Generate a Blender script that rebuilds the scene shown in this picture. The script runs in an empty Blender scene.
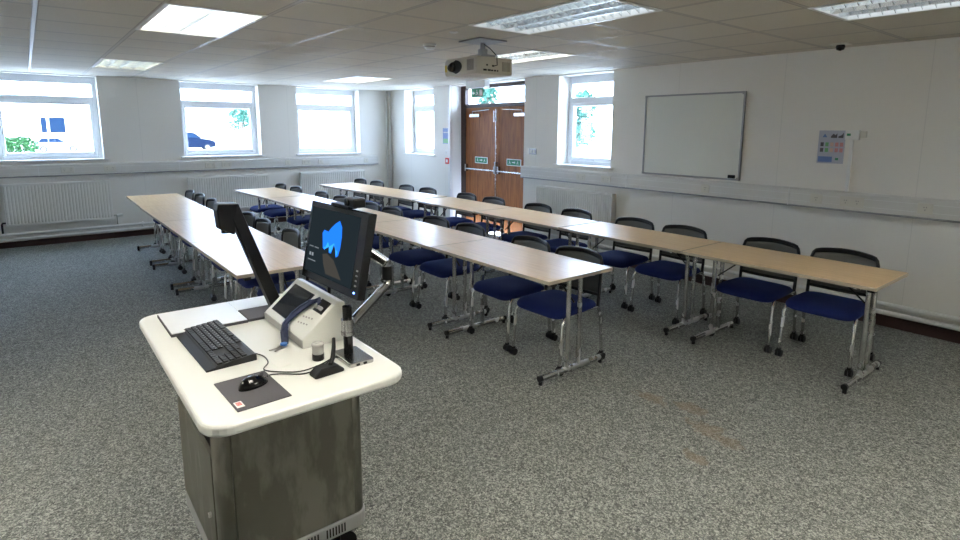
import bpy, math, random
from mathutils import Vector, Matrix
random.seed(7)
R = math.radians
scene = bpy.context.scene
col = scene.collection

# ------------------------------------------------------------------ camera
cam_d = bpy.data.cameras.new('camera')
cam = bpy.data.objects.new('camera', cam_d)
col.objects.link(cam)
yaw, pit, rol = 0.8881, -0.1619, 0.0066
F = Vector((-math.sin(yaw) * math.cos(pit), math.cos(yaw) * math.cos(pit), math.sin(pit)))
Rt = Vector((math.cos(yaw), math.sin(yaw), 0))
Up = Rt.cross(F)
R2 = Rt * math.cos(rol) + Up * math.sin(rol)
U2 = -Rt * math.sin(rol) + Up * math.cos(rol)
cam.matrix_world = Matrix(((R2.x, U2.x, -F.x, 9.988), (R2.y, U2.y, -F.y, -5.566),
                           (R2.z, U2.z, -F.z, 1.644), (0, 0, 0, 1)))
cam_d.sensor_width = 36
cam_d.lens = 565.98 * 36 / 960
cam_d.shift_x = -9.75 / 960
cam_d.shift_y = -48.64 / 960
cam_d.clip_end = 400
scene.camera = cam

# ------------------------------------------------------------------ world, sun, exposure
world = bpy.data.worlds.new('sky')
scene.world = world
world.use_nodes = True
wn = world.node_tree
wn.nodes.clear()
wo = wn.nodes.new('ShaderNodeOutputWorld')
wb = wn.nodes.new('ShaderNodeBackground')
wb.inputs[0].default_value = (0.57, 0.715, 1.0, 1)
wb.inputs[1].default_value = 6.5
wn.links.new(wb.outputs[0], wo.inputs[0])
sun_d = bpy.data.lights.new('sun', 'SUN')
sun_d.energy = 4.5
sun_d.angle = R(2)
sun_d.color = (1, .96, .9)
sun = bpy.data.objects.new('sun', sun_d)
col.objects.link(sun)
sun.rotation_euler = Vector((-.7, .45, -.85)).to_track_quat('-Z', 'Y').to_euler()
vs = scene.view_settings
scene.display_settings.display_device = 'sRGB'
vs.view_transform = 'Standard'
vs.look = 'None'
vs.gamma = 1
vs.use_curve_mapping = False
vs.exposure = 2.1
LAMP = 2.9
scene.cycles.max_bounces = 10
scene.cycles.diffuse_bounces = 6
scene.cycles.transparent_max_bounces = 16
scene.cycles.sample_clamp_indirect = 6
scene.cycles.use_denoising = True

# ------------------------------------------------------------------ materials
class NT:
    def __init__(s, name):
        s.m = bpy.data.materials.new(name)
        s.m.use_nodes = True
        s.t = s.m.node_tree
        s.t.nodes.clear()
        s.out = s.n('ShaderNodeOutputMaterial')
    def n(s, typ, **kw):
        nd = s.t.nodes.new(typ)
        for k, v in kw.items():
            if k[0] == 'i' and k[1:].isdigit():
                nd.inputs[int(k[1:])].default_value = v
            else:
                setattr(nd, k, v)
        return nd
    def l(s, a, b):
        s.t.links.new(a, b)
    def math(s, op, a, b=None, c=None):
        nd = s.n('ShaderNodeMath', operation=op)
        for i, v in enumerate((a, b, c)):
            if v is None: continue
            if isinstance(v, (int, float)): nd.inputs[i].default_value = v
            else: s.l(v, nd.inputs[i])
        return nd.outputs[0]
    def mixc(s, f, a, b):
        nd = s.n('ShaderNodeMix', data_type='RGBA')
        for i, v in ((0, f), (6, a), (7, b)):
            if isinstance(v, (int, float)): nd.inputs[i].default_value = v
            elif isinstance(v, tuple): nd.inputs[i].default_value = v if len(v) == 4 else (*v, 1)
            else: s.l(v, nd.inputs[i])
        return nd.outputs[2]
    def bsdf(s, color=None, rough=.5, metal=0., spec=None, **kw):
        b = s.n('ShaderNodeBsdfPrincipled')
        if color is not None:
            if isinstance(color, tuple): b.inputs['Base Color'].default_value = (*color[:3], 1)
            else: s.l(color, b.inputs['Base Color'])
        if isinstance(rough, (int, float)): b.inputs['Roughness'].default_value = rough
        else: s.l(rough, b.inputs['Roughness'])
        b.inputs['Metallic'].default_value = metal
        if spec is not None: b.inputs['Specular IOR Level'].default_value = spec
        for k, v in kw.items(): b.inputs[k].default_value = v
        s.l(b.outputs[0], s.out.inputs[0])
        return b
    def coord(s, which='Object'):
        return s.n('ShaderNodeTexCoord').outputs[which]
    def noise(s, vec, scale, detail=2, rough=.5):
        nd = s.n('ShaderNodeTexNoise')
        nd.inputs['Scale'].default_value = scale
        nd.inputs['Detail'].default_value = detail
        nd.inputs['Roughness'].default_value = rough
        if vec is not None: s.l(vec, nd.inputs['Vector'])
        return nd.outputs[0]
    def ramp(s, fac, stops):
        nd = s.n('ShaderNodeValToRGB')
        e = nd.color_ramp.elements
        while len(e) < len(stops): e.new(.5)
        for i, (p, c) in enumerate(stops):
            e[i].position = p
            e[i].color = (*c, 1) if isinstance(c, tuple) else (c, c, c, 1)
        s.l(fac, nd.inputs[0])
        return nd.outputs[0]
    def bump(s, b, h, strength=.3, dist=.002):
        nd = s.n('ShaderNodeBump')
        nd.inputs['Strength'].default_value = strength
        nd.inputs['Distance'].default_value = dist
        s.l(h, nd.inputs['Height'])
        s.l(nd.outputs[0], b.inputs['Normal'])
    def scalevec(s, vec, sc):
        nd = s.n('ShaderNodeMapping')
        nd.inputs['Scale'].default_value = sc
        s.l(vec, nd.inputs['Vector'])
        return nd.outputs[0]

def simple(name, c, rough=.5, metal=0., var=.06, nscale=30, bump=0., spec=None, **kw):
    """a plain surface with a faint procedural mottling"""
    t = NT(name)
    no = t.noise(t.coord(), nscale, 3)
    lo = tuple(max(0, x * (1 - var)) for x in c)
    hi = tuple(min(1, x * (1 + var)) for x in c)
    b = t.bsdf(t.mixc(no, lo, hi), rough, metal, spec, **kw)
    if bump: t.bump(b, no, bump)
    return t.m

def emit(name, c, strength):
    t = NT(name)
    e = t.n('ShaderNodeEmission')
    e.inputs[0].default_value = (*c, 1)
    e.inputs[1].default_value = strength
    t.l(e.outputs[0], t.out.inputs[0])
    return t.m

M = {}
def build_materials():
    # carpet
    t = NT('carpet')
    co = t.coord()
    n1 = t.noise(co, 300, 2, .7)
    n2 = t.noise(co, 120, 3, .85)
    n3 = t.noise(co, .8, 3)
    vo = t.n('ShaderNodeTexVoronoi'); vo.inputs['Scale'].default_value = 190
    t.l(co, vo.inputs['Vector'])
    sc_ = t.n('ShaderNodeSeparateColor'); t.l(vo.outputs['Color'], sc_.inputs[0])
    vo2 = t.n('ShaderNodeTexVoronoi'); vo2.inputs['Scale'].default_value = 80
    t.l(co, vo2.inputs['Vector'])
    sc2 = t.n('ShaderNodeSeparateColor'); t.l(vo2.outputs['Color'], sc2.inputs[0])
    mixn = t.math('ADD', t.math('ADD', t.math('MULTIPLY', sc_.outputs[0], .5), t.math('MULTIPLY', sc2.outputs[0], .22)), t.math('MULTIPLY', n2, .28))
    c = t.ramp(mixn, [(.16, (.030, .033, .033)), (.50, (.158, .166, .156)), (.84, (.46, .475, .435))])
    c = t.mixc(t.math('MULTIPLY', n3, .25), c, (.10, .11, .10))
    # the brown tea stain on the open floor
    sep = t.n('ShaderNodeSeparateXYZ'); t.l(co, sep.inputs[0])
    wob = t.math('MULTIPLY', t.noise(co, 9, 4, .7), 1.25)
    d = None
    for sx_, sy_, ra, rb in ((8.09, -2.70, 0.20, 0.10), (8.28, -2.63, 0.17, 0.11), (8.48, -2.77, 0.20, 0.12), (8.62, -2.81, 0.16, 0.10), (8.60, -3.07, 0.15, 0.07)):
        dx = t.math('DIVIDE', t.math('SUBTRACT', sep.outputs[0], sx_), ra)
        dy = t.math('DIVIDE', t.math('SUBTRACT', sep.outputs[1], sy_), rb)
        e = t.math('SQRT', t.math('ADD', t.math('MULTIPLY', dx, dx), t.math('MULTIPLY', dy, dy)))
        d = e if d is None else t.math('MINIMUM', d, e)
    d = t.math('ADD', t.math('MULTIPLY', d, .6), wob)
    m = t.ramp(d, [(.72, 1.), (.95, .6), (1.35, 0.)])
    c = t.mixc(t.math('MULTIPLY', m, .42), c, (.20, .135, .08))
    b = t.bsdf(c, .85, 0, .3)
    t.bump(b, n1, .35, .003)
    M['carpet'] = t.m
    # walls: woodchip paper, faint paper seams
    def wall(name, axis, off, pitch):
        t = NT(name)
        co = t.coord()
        sep = t.n('ShaderNodeSeparateXYZ'); t.l(co, sep.inputs[0])
        f = t.math('FRACT', t.math('DIVIDE', t.math('SUBTRACT', sep.outputs[axis], off), pitch))
        seam = t.math('LESS_THAN', f, .006 / pitch)
        n1 = t.noise(co, 110, 3, .6)
        n2 = t.noise(co, .9, 2)
        c = t.mixc(n2, (.74, .72, .67), (.80, .78, .73))
        c = t.mixc(t.math('MULTIPLY', seam, .2), c, (.35, .35, .34))
        b = t.bsdf(c, .72, 0, .3)
        t.bump(b, n1, .5, .003)
        return t.m
    M['wall_x'] = wall('wall_paint_window_side', 1, -4.222 - 4 * 1.117, 1.117)
    M['wall_y'] = wall('wall_paint_door_side', 0, 6.385 - 8 * 1.117, 1.117)
    # ceiling: 0.585 m lay-in tiles with a glossy metal grid
    t = NT('ceiling_tiles')
    co = t.coord()
    sep = t.n('ShaderNodeSeparateXYZ'); t.l(co, sep.inputs[0])
    def line(o, off, w):
        f = t.math('FRACT', t.math('DIVIDE', t.math('SUBTRACT', o, off - w / 2), .585))
        return t.math('LESS_THAN', f, w / .585)
    g = t.math('MAXIMUM', line(sep.outputs[0], 6.12 - 20 * .585, .022), line(sep.outputs[1], -4.275 - 20 * .585, .022))
    edge = t.math('MAXIMUM', line(sep.outputs[0], 6.12 - 20 * .585, .034), line(sep.outputs[1], -4.275 - 20 * .585, .034))
    cell = t.n('ShaderNodeTexWhiteNoise', noise_dimensions='3D')
    sn = t.n('ShaderNodeVectorMath', operation='FLOOR')
    mp = t.n('ShaderNodeMapping')
    mp.inputs['Location'].default_value = (-(6.12 - 20 * .585) / .585, (4.275 + 20 * .585) / .585, 0)
    mp.inputs['Scale'].default_value = (1 / .585, 1 / .585, 0)
    t.l(co, mp.inputs['Vector']); t.l(mp.outputs[0], sn.inputs[0]); t.l(sn.outputs[0], cell.inputs['Vector'])
    n1 = t.noise(co, 160, 3, .7)
    ct = t.mixc(cell.outputs[0], (.60, .56, .48), (.66, .62, .53))
    ct = t.mixc(t.ramp(n1, [(.35, 1.), (.5, 0.)]), ct, (.47, .44, .37))
    ct = t.mixc(edge, ct, (.34, .315, .27))
    ct = t.mixc(g, ct, (.46, .43, .38))
    rg = t.mixc(g, (.9, .9, .9), (.50, .50, .50))
    b = t.bsdf(ct, rg, 0, .35)
    M['ceiling'] = t.m
    # beech laminate, glossy
    t = NT('beech_laminate')
    co = t.coord()
    v = t.scalevec(co, (1.2, 26, 26))
    n1 = t.noise(v, 3.2, 4, .6)
    n2 = t.noise(t.scalevec(co, (20, 160, 20)), 2, 3, .6)
    c = t.ramp(n1, [(.3, (.66, .44, .22)), (.5, (.76, .53, .28)), (.72, (.82, .60, .345))])
    c = t.mixc(t.math('MULTIPLY', n2, .25), c, (.56, .38, .21))
    b = t.bsdf(c, .36, 0, .42)
    b.inputs['Coat Weight'].default_value = .12
    b.inputs['Coat Roughness'].default_value = .25
    M['beech'] = t.m
    M['edge'] = simple('table_edge_lipping', (.40, .34, .26), .5)
    # door veneer
    t = NT('door_veneer')
    co = t.coord()
    v = t.scalevec(co, (9, 9, .9))
    n1 = t.noise(v, 4, 5, .65)
    c = t.ramp(n1, [(.3, (.17, .050, .010)), (.5, (.27, .090, .019)), (.7, (.37, .135, .030))])
    t.bsdf(c, .55, 0, .35)
    M['veneer'] = t.m
    M['dark_wood'] = simple('dark_stained_wood', (.045, .018, .012), .45, var=.3, nscale=18)
    M['skirting'] = simple('maroon_skirting', (.040, .014, .012), .5, var=.2)
    M['upvc'] = simple('white_upvc', (.78, .80, .82), .3, var=.02)
    M['white_paint'] = simple('white_gloss_paint', (.74, .74, .72), .35, var=.03)
    M['radiator'] = simple('radiator_enamel', (.76, .75, .71), .4, var=.03)
    M['trunking'] = simple('grey_white_trunking', (.66, .65, .615), .4, var=.03)
    M['socket'] = simple('socket_plastic', (.66, .64, .57), .4, var=.03)
    M['socket_dark'] = simple('socket_slots', (.42, .40, .36), .5)
    # chrome with soft smudges
    t = NT('chrome_tube')
    n1 = t.noise(t.coord(), 12, 3)
    t.bsdf((.60, .60, .585), t.ramp(n1, [(.3, .20), (.7, .32)]), 1.0)
    M['chrome'] = t.m
    t = NT('brushed_alloy')
    n1 = t.noise(t.scalevec(t.coord(), (3, 3, 120)), 5, 3)
    t.bsdf(t.mixc(n1, (.36, .36, .36), (.50, .50, .49)), .24, 1.0)
    M['alloy'] = t.m
    M['grey_metal'] = simple('grey_painted_metal', (.32, .33, .33), .4, .6)
    M['black_plastic'] = simple('black_plastic', (.004, .004, .0045), .42, spec=.3)
    M['black_gloss'] = simple('gloss_black_plastic', (.003, .003, .0035), .2, spec=.35)
    M['key_plastic'] = simple('key_caps', (.004, .004, .005), .55, var=.2)
    M['key_side'] = simple('keyboard_case', (.005, .0055, .007), .5)
    # seat fabric
    t = NT('royal_blue_fabric')
    co = t.coord()
    n1 = t.noise(co, 420, 2)
    n2 = t.noise(co, 7, 3)
    c = t.mixc(n1, (.002, .005, .048), (.005, .016, .125))
    c = t.mixc(t.math('MULTIPLY', n2, .4), c, (.010, .020, .11))
    b = t.bsdf(c, .85, 0, .25)
    b.inputs['Sheen Weight'].default_value = .12
    b.inputs['Sheen Roughness'].default_value = .4
    b.inputs['Sheen Tint'].default_value = (.12, .3, 1, 1)
    t.bump(b, n1, .4, .001)
    M['blue_fabric'] = t.m
    # chair back mesh: dark weave, partly see-through
    t = NT('black_mesh_weave')
    b = t.n('ShaderNodeBsdfPrincipled')
    n1 = t.noise(t.coord(), 300, 2)
    t.l(t.mixc(n1, (.080, .081, .073), (.145, .145, .130)), b.inputs['Base Color'])
    b.inputs['Roughness'].default_value = .45
    tr = t.n('ShaderNodeBsdfTransparent')
    mx = t.n('ShaderNodeMixShader'); mx.inputs[0].default_value = .78
    t.l(tr.outputs[0], mx.inputs[1]); t.l(b.outputs[0], mx.inputs[2]); t.l(mx.outputs[0], t.out.inputs[0])
    M['mesh'] = t.m
    # glass
    t = NT('window_glass')
    g = t.n('ShaderNodeBsdfGlossy'); g.inputs['Roughness'].default_value = .02
    tr = t.n('ShaderNodeBsdfTransparent'); tr.inputs[0].default_value = (.93, .96, .97, 1)
    mx = t.n('ShaderNodeMixShader'); mx.inputs[0].default_value = .05
    t.l(tr.outputs[0], mx.inputs[1]); t.l(g.outputs[0], mx.inputs[2]); t.l(mx.outputs[0], t.out.inputs[0])
    M['glass'] = t.m
    M['whiteboard'] = simple('whiteboard_enamel', (.70, .71, .65), .22, var=.02, nscale=3)
    M['laminate_white'] = simple('white_laminate', (.68, .69, .66), .28, var=.02, nscale=6)
    M['plate_white'] = simple('satin_white_plate', (.70, .72, .74), .35, var=.02)
    # dark brushed steel of the console
    t = NT('dark_brushed_steel')
    co = t.coord()
    n1 = t.noise(t.scalevec(co, (50, 50, 900)), 1.2, 2)
    n2 = t.noise(co, 3.5, 4, .6)
    n3 = t.noise(t.scalevec(co, (5, 5, 1.6)), 2.2, 4, .6)
    c = t.mixc(n2, (.080, .076, .060), (.17, .163, .132))
    c = t.mixc(t.ramp(n3, [(.5, 0.), (.62, .55)]), c, (.27, .262, .225))
    c = t.mixc(t.math('MULTIPLY', n1, .4), c, (.15, .148, .125))
    b = t.bsdf(c, t.ramp(n2, [(.3, .36), (.7, .52)]), .55)
    M['steel'] = t.m
    M['silver_plastic'] = simple('silver_plastic', (.38, .39, .40), .4, .5)
    M['panel_white'] = simple('off_white_casing', (.64, .65, .61), .38, var=.03)
    M['panel_grey'] = simple('grey_casing', (.30, .30, .29), .4, var=.03)
    t = NT('touch_screen')
    b = t.bsdf((.012, .014, .018), .12, 0, .6)
    M['touch'] = t.m
    M['navy'] = simple('navy_ribbon', (.008, .014, .05), .6, var=.2, nscale=200)
    M['key_metal'] = simple('key_metal', (.5, .48, .42), .3, 1.)
    M['blue_tag'] = simple('blue_tag', (.03, .14, .42), .35)
    M['clear'] = simple('frosted_clear_plastic', (.42, .42, .40), .25)
    M['mat_grey'] = simple('mouse_mat_cloth', (.060, .058, .066), .8, var=.1, nscale=300)
    M['paper'] = simple('white_paper', (.72, .72, .70), .7)
    M['red'] = simple('red_plastic', (.55, .03, .02), .35)
    M['green'] = simple('sign_green', (.01, .22, .09), .4)
    M['sign_white'] = simple('sign_white', (.75, .8, .76), .5)
    M['poster_blue'] = simple('poster_blue', (.10, .18, .42), .5)
    M['poster_green'] = simple('poster_green', (.12, .36, .14), .5)
    M['poster_bg'] = simple('poster_lilac_grey', (.42, .44, .52), .5)
    M['poster_dark'] = simple('poster_dark', (.045, .04, .05), .5)
    M['poster_rose'] = simple('poster_rose', (.52, .22, .22), .5)
    M['poster_peach'] = simple('poster_peach', (.60, .42, .33), .5)
    M['yellow_label'] = simple('yellow_label', (.62, .50, .08), .5)
    M['projector'] = simple('ivory_projector_shell', (.56, .53, .45), .42, var=.03)
    M['projector_grey'] = simple('grey_grille', (.22, .21, .19), .5)
    M['tube_on'] = emit('fluorescent_tube_lit', (1.0, .93, .80), LAMP)
    M['tube_unseen'] = emit('fluorescent_tube_unseen', (1.0, .92, .79), 21.0)  # far brighter than the visible tubes, as fill from panels out of view
    M['tube_warm'] = emit('fluorescent_tube_lit_warm', (1.0, .96, .78), LAMP * .45)
    M['tube_off_glow'] = emit('fluorescent_tube_off_glow', (.9, .95, 1.0), .9)  # faint glow put on the tubes of panels that are switched off
    M['louvre'] = simple('bright_aluminium_louvre', (.80, .84, .86), .22, .9, var=.03)
    M['housing'] = simple('white_light_housing', (.8, .82, .82), .35)
    M['screen_dark'] = emit('screen_dark_rock', (.012, .018, .022), .35)
    M['screen_grey'] = emit('screen_sand', (.070, .066, .058), .22)
    M['screen_blue'] = emit('screen_blue', (.012, .15, .78), .42)
    M['screen_cyan'] = emit('screen_cyan', (.03, .30, .92), .42)
    M['screen_text'] = emit('screen_text', (.30, .34, .38), .22)
    M['led'] = emit('blue_standby_light', (.1, .2, 1.0), 4.0)
    # outdoors
    M['paving'] = simple('pale_paving', (.52, .52, .50), .9, var=.1, nscale=.6)
    M['render_wall'] = simple('cream_render', (.66, .66, .62), .9, var=.04, nscale=.5)
    M['roof_slate'] = simple('roof_slate', (.26, .27, .30), .8, var=.1)
    M['shade_glass'] = simple('dark_window_glass', (.003, .012, .030), .8, spec=.08)
    M['car_white'] = simple('white_car_paint', (.22, .24, .27), .5)
    M['car_blue'] = simple('dark_blue_car_paint', (.0015, .006, .019), .8, spec=.08)
    M['tyre'] = simple('tyre_rubber', (.02, .02, .02), .8)
    M['leaf'] = simple('green_leaves', (.012, .075, .015), .8, var=.5, nscale=9)
    M['leaf_teal'] = simple('blue_green_leaves', (.005, .06, .038), .8, var=.5, nscale=9)
    M['bark'] = simple('bark', (.10, .07, .05), .9, var=.3)
build_materials()

# ------------------------------------------------------------------ mesh builder
class MB:
    """collects boxes, tubes, prisms... and links them as ONE mesh object"""
    def __init__(s):
        s.v, s.f, s.s, s.mi = [], [], [], []
        s.cur = 0
    def add(s, vs, fs, smooth=False):
        b = len(s.v)
        s.v += [tuple(v) for v in vs]
        for f in fs:
            s.f.append(tuple(b + i for i in f)); s.s.append(smooth); s.mi.append(s.cur)
    def box(s, x0, y0, z0, x1, y1, z1):
        s.add([(x0, y0, z0), (x1, y0, z0), (x1, y1, z0), (x0, y1, z0), (x0, y0, z1), (x1, y0, z1), (x1, y1, z1), (x0, y1, z1)],
              [(0, 3, 2, 1), (4, 5, 6, 7), (0, 1, 5, 4), (1, 2, 6, 5), (2, 3, 7, 6), (3, 0, 4, 7)])
        return s
    def obox(s, c, ex, ey, ez):
        """box about centre c with half-extent vectors"""
        c, ex, ey, ez = map(Vector, (c, ex, ey, ez))
        vs = [c + a * ex + b * ey + d * ez for d in (-1, 1) for a, b in ((-1, -1), (1, -1), (1, 1), (-1, 1))]
        s.add(vs, [(0, 3, 2, 1), (4, 5, 6, 7), (0, 1, 5, 4), (1, 2, 6, 5), (2, 3, 7, 6), (3, 0, 4, 7)])
        return s
    def prism(s, pts, axis, a, b, smooth=False):
        """2-D outline extruded from a to b along axis ('x': pts=(y,z), 'y': (x,z), 'z': (x,y))"""
        def mk(p, t):
            return {'x': (t, p[0], p[1]), 'y': (p[0], t, p[1]), 'z': (p[0], p[1], t)}[axis]
        n = len(pts)
        area = sum(pts[i][0] * pts[(i + 1) % n][1] - pts[(i + 1) % n][0] * pts[i][1] for i in range(n))
        flip = (area < 0) != (axis == 'y')
        base = len(s.v)
        s.v += [mk(p, a) for p in pts] + [mk(p, b) for p in pts]
        def ad(f, sm):
            if flip: f = f[::-1]
            s.f.append(tuple(base + i for i in f)); s.s.append(sm); s.mi.append(s.cur)
        ad(tuple(range(n))[::-1], False)
        ad(tuple(range(n, 2 * n)), False)
        for i in range(n):
            j = (i + 1) % n
            ad((i, j, n + j, n + i), smooth)
        return s
    def tube(s, pts, r, n=10, closed=False, caps=True):
        pts = [Vector(p) for p in pts]
        rr = r if isinstance(r, (list, tuple)) else [r] * len(pts)
        m = len(pts)
        rings = []
        prev = None
        for i, p in enumerate(pts):
            if closed: t = (pts[(i + 1) % m] - pts[i - 1])
            else: t = pts[min(i + 1, m - 1)] - pts[max(i - 1, 0)]
            t.normalize()
            if prev is None:
                a = Vector((0, 0, 1)) if abs(t.z) < .9 else Vector((1, 0, 0))
                u = t.cross(a).normalized()
            else:
                u = (prev - t * prev.dot(t)).normalized()
            prev = u
            w = t.cross(u)
            rings.append([p + (u * math.cos(2 * math.pi * k / n) + w * math.sin(2 * math.pi * k / n)) * rr[i] for k in range(n)])
        vs = [v for rg in rings for v in rg]
        fs = []
        for i in range(m if closed else m - 1):
            j = (i + 1) % m
            for k in range(n):
                l = (k + 1) % n
                fs.append((i * n + k, i * n + l, j * n + l, j * n + k))
        s.add(vs, fs, True)
        if caps and not closed:
            s.add(rings[0], [tuple(range(n))[::-1]])
            s.add(rings[-1], [tuple(range(n))])
        return s
    def cyl(s, a, b, r, n=12, r2=None):
        return s.tube([a, b], [r, r if r2 is None else r2], n)
    def lathe(s, prof, c=(0, 0, 0), n=20):
        vs, fs = [], []
        m = len(prof)
        for k in range(n):
            a = 2 * math.pi * k / n
            vs += [(c[0] + r * math.cos(a), c[1] + r * math.sin(a), c[2] + z) for r, z in prof]
        for k in range(n):
            l = (k + 1) % n
            for i in range(m - 1):
                fs.append((k * m + i, l * m + i, l * m + i + 1, k * m + i + 1))
        s.add(vs, fs, True)
        return s
    def grid(s, fn, nu, nv, closed_u=False, smooth=True):
        vs = [fn(i / nu, j / nv) for j in range(nv + 1) for i in range(nu + 1)]
        fs = [(j * (nu + 1) + i, j * (nu + 1) + i + 1, (j + 1) * (nu + 1) + i + 1, (j + 1) * (nu + 1) + i) for j in range(nv) for i in range(nu)]
        s.add(vs, fs, smooth)
        return s
    def build(s, name, mat, parent=None, loc=None, rot=None, bevel=0, seg=2, solid=0):
        me = bpy.data.meshes.new(name)
        me.from_pydata(s.v, [], s.f)
        me.polygons.foreach_set('use_smooth', s.s)
        me.polygons.foreach_set('material_index', s.mi)
        me.update()
        for m in (mat if isinstance(mat, (list, tuple)) else [mat]):
            me.materials.append(m if not isinstance(m, str) else M[m])
        o = bpy.data.objects.new(name, me)
        col.objects.link(o)
        if parent: o.parent = parent
        if loc: o.location = loc
        if rot: o.rotation_euler = rot
        if solid:
            md = o.modifiers.new('thick', 'SOLIDIFY'); md.thickness = solid; md.offset = 0
        if bevel:
            md = o.modifiers.new('bevel', 'BEVEL'); md.width = bevel; md.segments = seg
            md.limit_method = 'ANGLE'; md.angle_limit = R(40)
            md.harden_normals = False
        return o

def tag(o, label, cat, group=None, kind=None):
    o['label'] = label; o['category'] = cat
    if group: o['group'] = group
    if kind: o['kind'] = kind
    return o
def thing(name, label, cat, loc=(0, 0, 0), rz=0, group=None):
    o = bpy.data.objects.new(name, None)
    col.objects.link(o)
    o.empty_display_size = .1
    o.location = loc; o.rotation_euler = (0, 0, rz)
    return tag(o, label, cat, group)
def struct(o, label, cat):
    return tag(o, label, cat, None, 'structure')
def copy_tree(o, parent=None):
    c = o.copy()
    col.objects.link(c)
    if parent: c.parent = parent
    for ch in [x for x in kids.get(o.name, [])]:
        copy_tree(ch, c)
    return c
kids = {}
def index_kids(o):
    kids[o.name] = list(o.children)
    for c in o.children: index_kids(c)
def box(name, mat, d, parent=None, **kw):
    return MB().box(*d).build(name, mat, parent, **kw)
def rrect(x0, y0, x1, y1, r, n=6):
    pts = []
    for cx, cy, a0 in ((x1 - r, y0 + r, -90), (x1 - r, y1 - r, 0), (x0 + r, y1 - r, 90), (x0 + r, y0 + r, 180)):
        for k in range(n + 1):
            a = R(a0 + 90 * k / n)
            pts.append((cx + r * math.cos(a), cy + r * math.sin(a)))
    return pts

# ================================================================== room shell
H = 2.356
X1, Y0 = 11.4, -7.2         # far ends of the room behind the camera
fl = box('floor', 'carpet', (-.02, Y0 - .1, -.12, X1, .02, 0))
struct(fl, 'grey speckled carpet with a faint brown stain', 'floor')

WT, WB = 2.342, 1.178
DEP = .30
win_x = [(-5.885, -4.703), (-3.648, -2.464), (-1.820, -.634)]
win_y = [(.594, 1.572), (4.580, 5.491)]
wl = MB()
ys = [Y0] + [v for p in win_x for v in p] + [.3]
wl.box(-DEP, Y0, -.1, 0, .3, WB)
wl.box(-DEP, Y0, WT, 0, .3, 2.6)
for a, b in ((Y0, -5.885), (-4.703, -3.648), (-2.464, -1.820), (-.634, .3)):
    wl.box(-DEP, a, WB, 0, b, WT)
struct(wl.build('wall_left', 'wall_x'), 'pale papered wall with three wide windows and radiators', 'wall')
wr = MB()
DX0, DX1 = 2.12, 3.91
wr.box(-DEP, 0, -.1, DX0, .3, WB); wr.box(DX1, 0, -.1, X1, .3, WB)
wr.box(-DEP, 0, WT, X1, .3, 2.6)
for a, b in ((-DEP, .594), (1.572, DX0), (DX1, 4.580), (5.491, X1)):
    wr.box(a, 0, WB, b, .3, WT)
struct(wr.build('wall_right', 'wall_y'), 'pale papered wall with double doors and a whiteboard', 'wall')
struct(box('wall_back', 'wall_x', (X1, Y0, -.1, X1 + .2, .3, 2.6)), 'plain pale wall behind the viewpoint', 'wall')
struct(box('wall_front', 'wall_y', (-DEP, Y0 - .2, -.1, X1 + .2, Y0, 2.6)), 'plain pale wall on the teaching side', 'wall')

# ceiling of tiles, with openings for the light fittings
P = .585
cxs = [6.12 + P * k for k in range(-11, 11)]
cys = [-4.275 + P * k for k in range(-6, 9)]
cxs = [-.02] + [x for x in cxs if 0.05 < x < X1 - .05] + [X1]
cys = [Y0] + [y for y in cys if Y0 + .05 < y < -.05] + [.01]
lights = [  # x0, y0 (corner), material, label
    (4.95, -4.86, 'tube_on', 'lit twin ceiling light panel, large and bright at upper left over the first table row'),
    (1.44, -4.86, 'tube_warm', 'small pale yellowish lit ceiling light panel near the leftmost window'),
    (4.95, -1.935, 'tube_on', 'bright streaked ceiling light panel just behind the projector'),
    (1.44, -1.935, 'tube_on', 'thin distant lit ceiling light panel near the third window'),
    (6.705, -3.105, 'tube_off_glow', 'unlit louvred ceiling light panel at the top centre in front of projector'),
    (10.215, -3.105, 'tube_unseen', 'added fill light panel on the ceiling right of the console, outside the picture'),  # unseen panel added to brighten the right-hand wall and tables
    (6.705, -6.615, 'tube_unseen', 'added fill light panel on the ceiling left of the console, outside the picture'),  # unseen panel added as fill light on the camera side
    (8.46, -4.86, 'tube_unseen', 'lit ceiling light panel above the teaching console'),
    (8.46, -1.935, 'tube_off_glow', 'unlit louvred ceiling light panel at the upper right corner of the picture'),
]
def is_light(x, y):
    return any(a - .01 < x < a + 2 * P + .01 and b - .01 < y < b + P + .01 for a, b, _, _ in lights)
ce = MB()
for i in range(len(cxs) - 1):
    for j in range(len(cys) - 1):
        mx_, my_ = (cxs[i] + cxs[i + 1]) / 2, (cys[j] + cys[j + 1]) / 2
        if not is_light(mx_, my_):
            ce.box(cxs[i], cys[j], H, cxs[i + 1], cys[j + 1], H + .02)
struct(ce.build('ceiling', 'ceiling'), 'beige suspended ceiling of square tiles', 'ceiling')
struct(box('roof', 'roof_slate', (-.6, Y0 - .5, 2.6, X1 + .5, .6, 2.75)), 'flat roof slab above the suspended ceiling', 'roof')

# skirting boards
struct(box('baseboard_left', 'skirting', (0, Y0, 0, .018, 0, .083)), 'dark maroon skirting below the windows', 'skirting board')
bb = MB(); bb.box(.018, -.018, 0, DX0, 0, .083)
struct(bb.build('baseboard_right', 'skirting'), 'dark maroon skirting between corner and doors', 'skirting board')
bb = MB(); bb.box(DX1, -.018, 0, X1, 0, .095)
struct(bb.build('baseboard_back', 'skirting'), 'dark maroon skirting below the whiteboard wall', 'skirting board')

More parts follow.
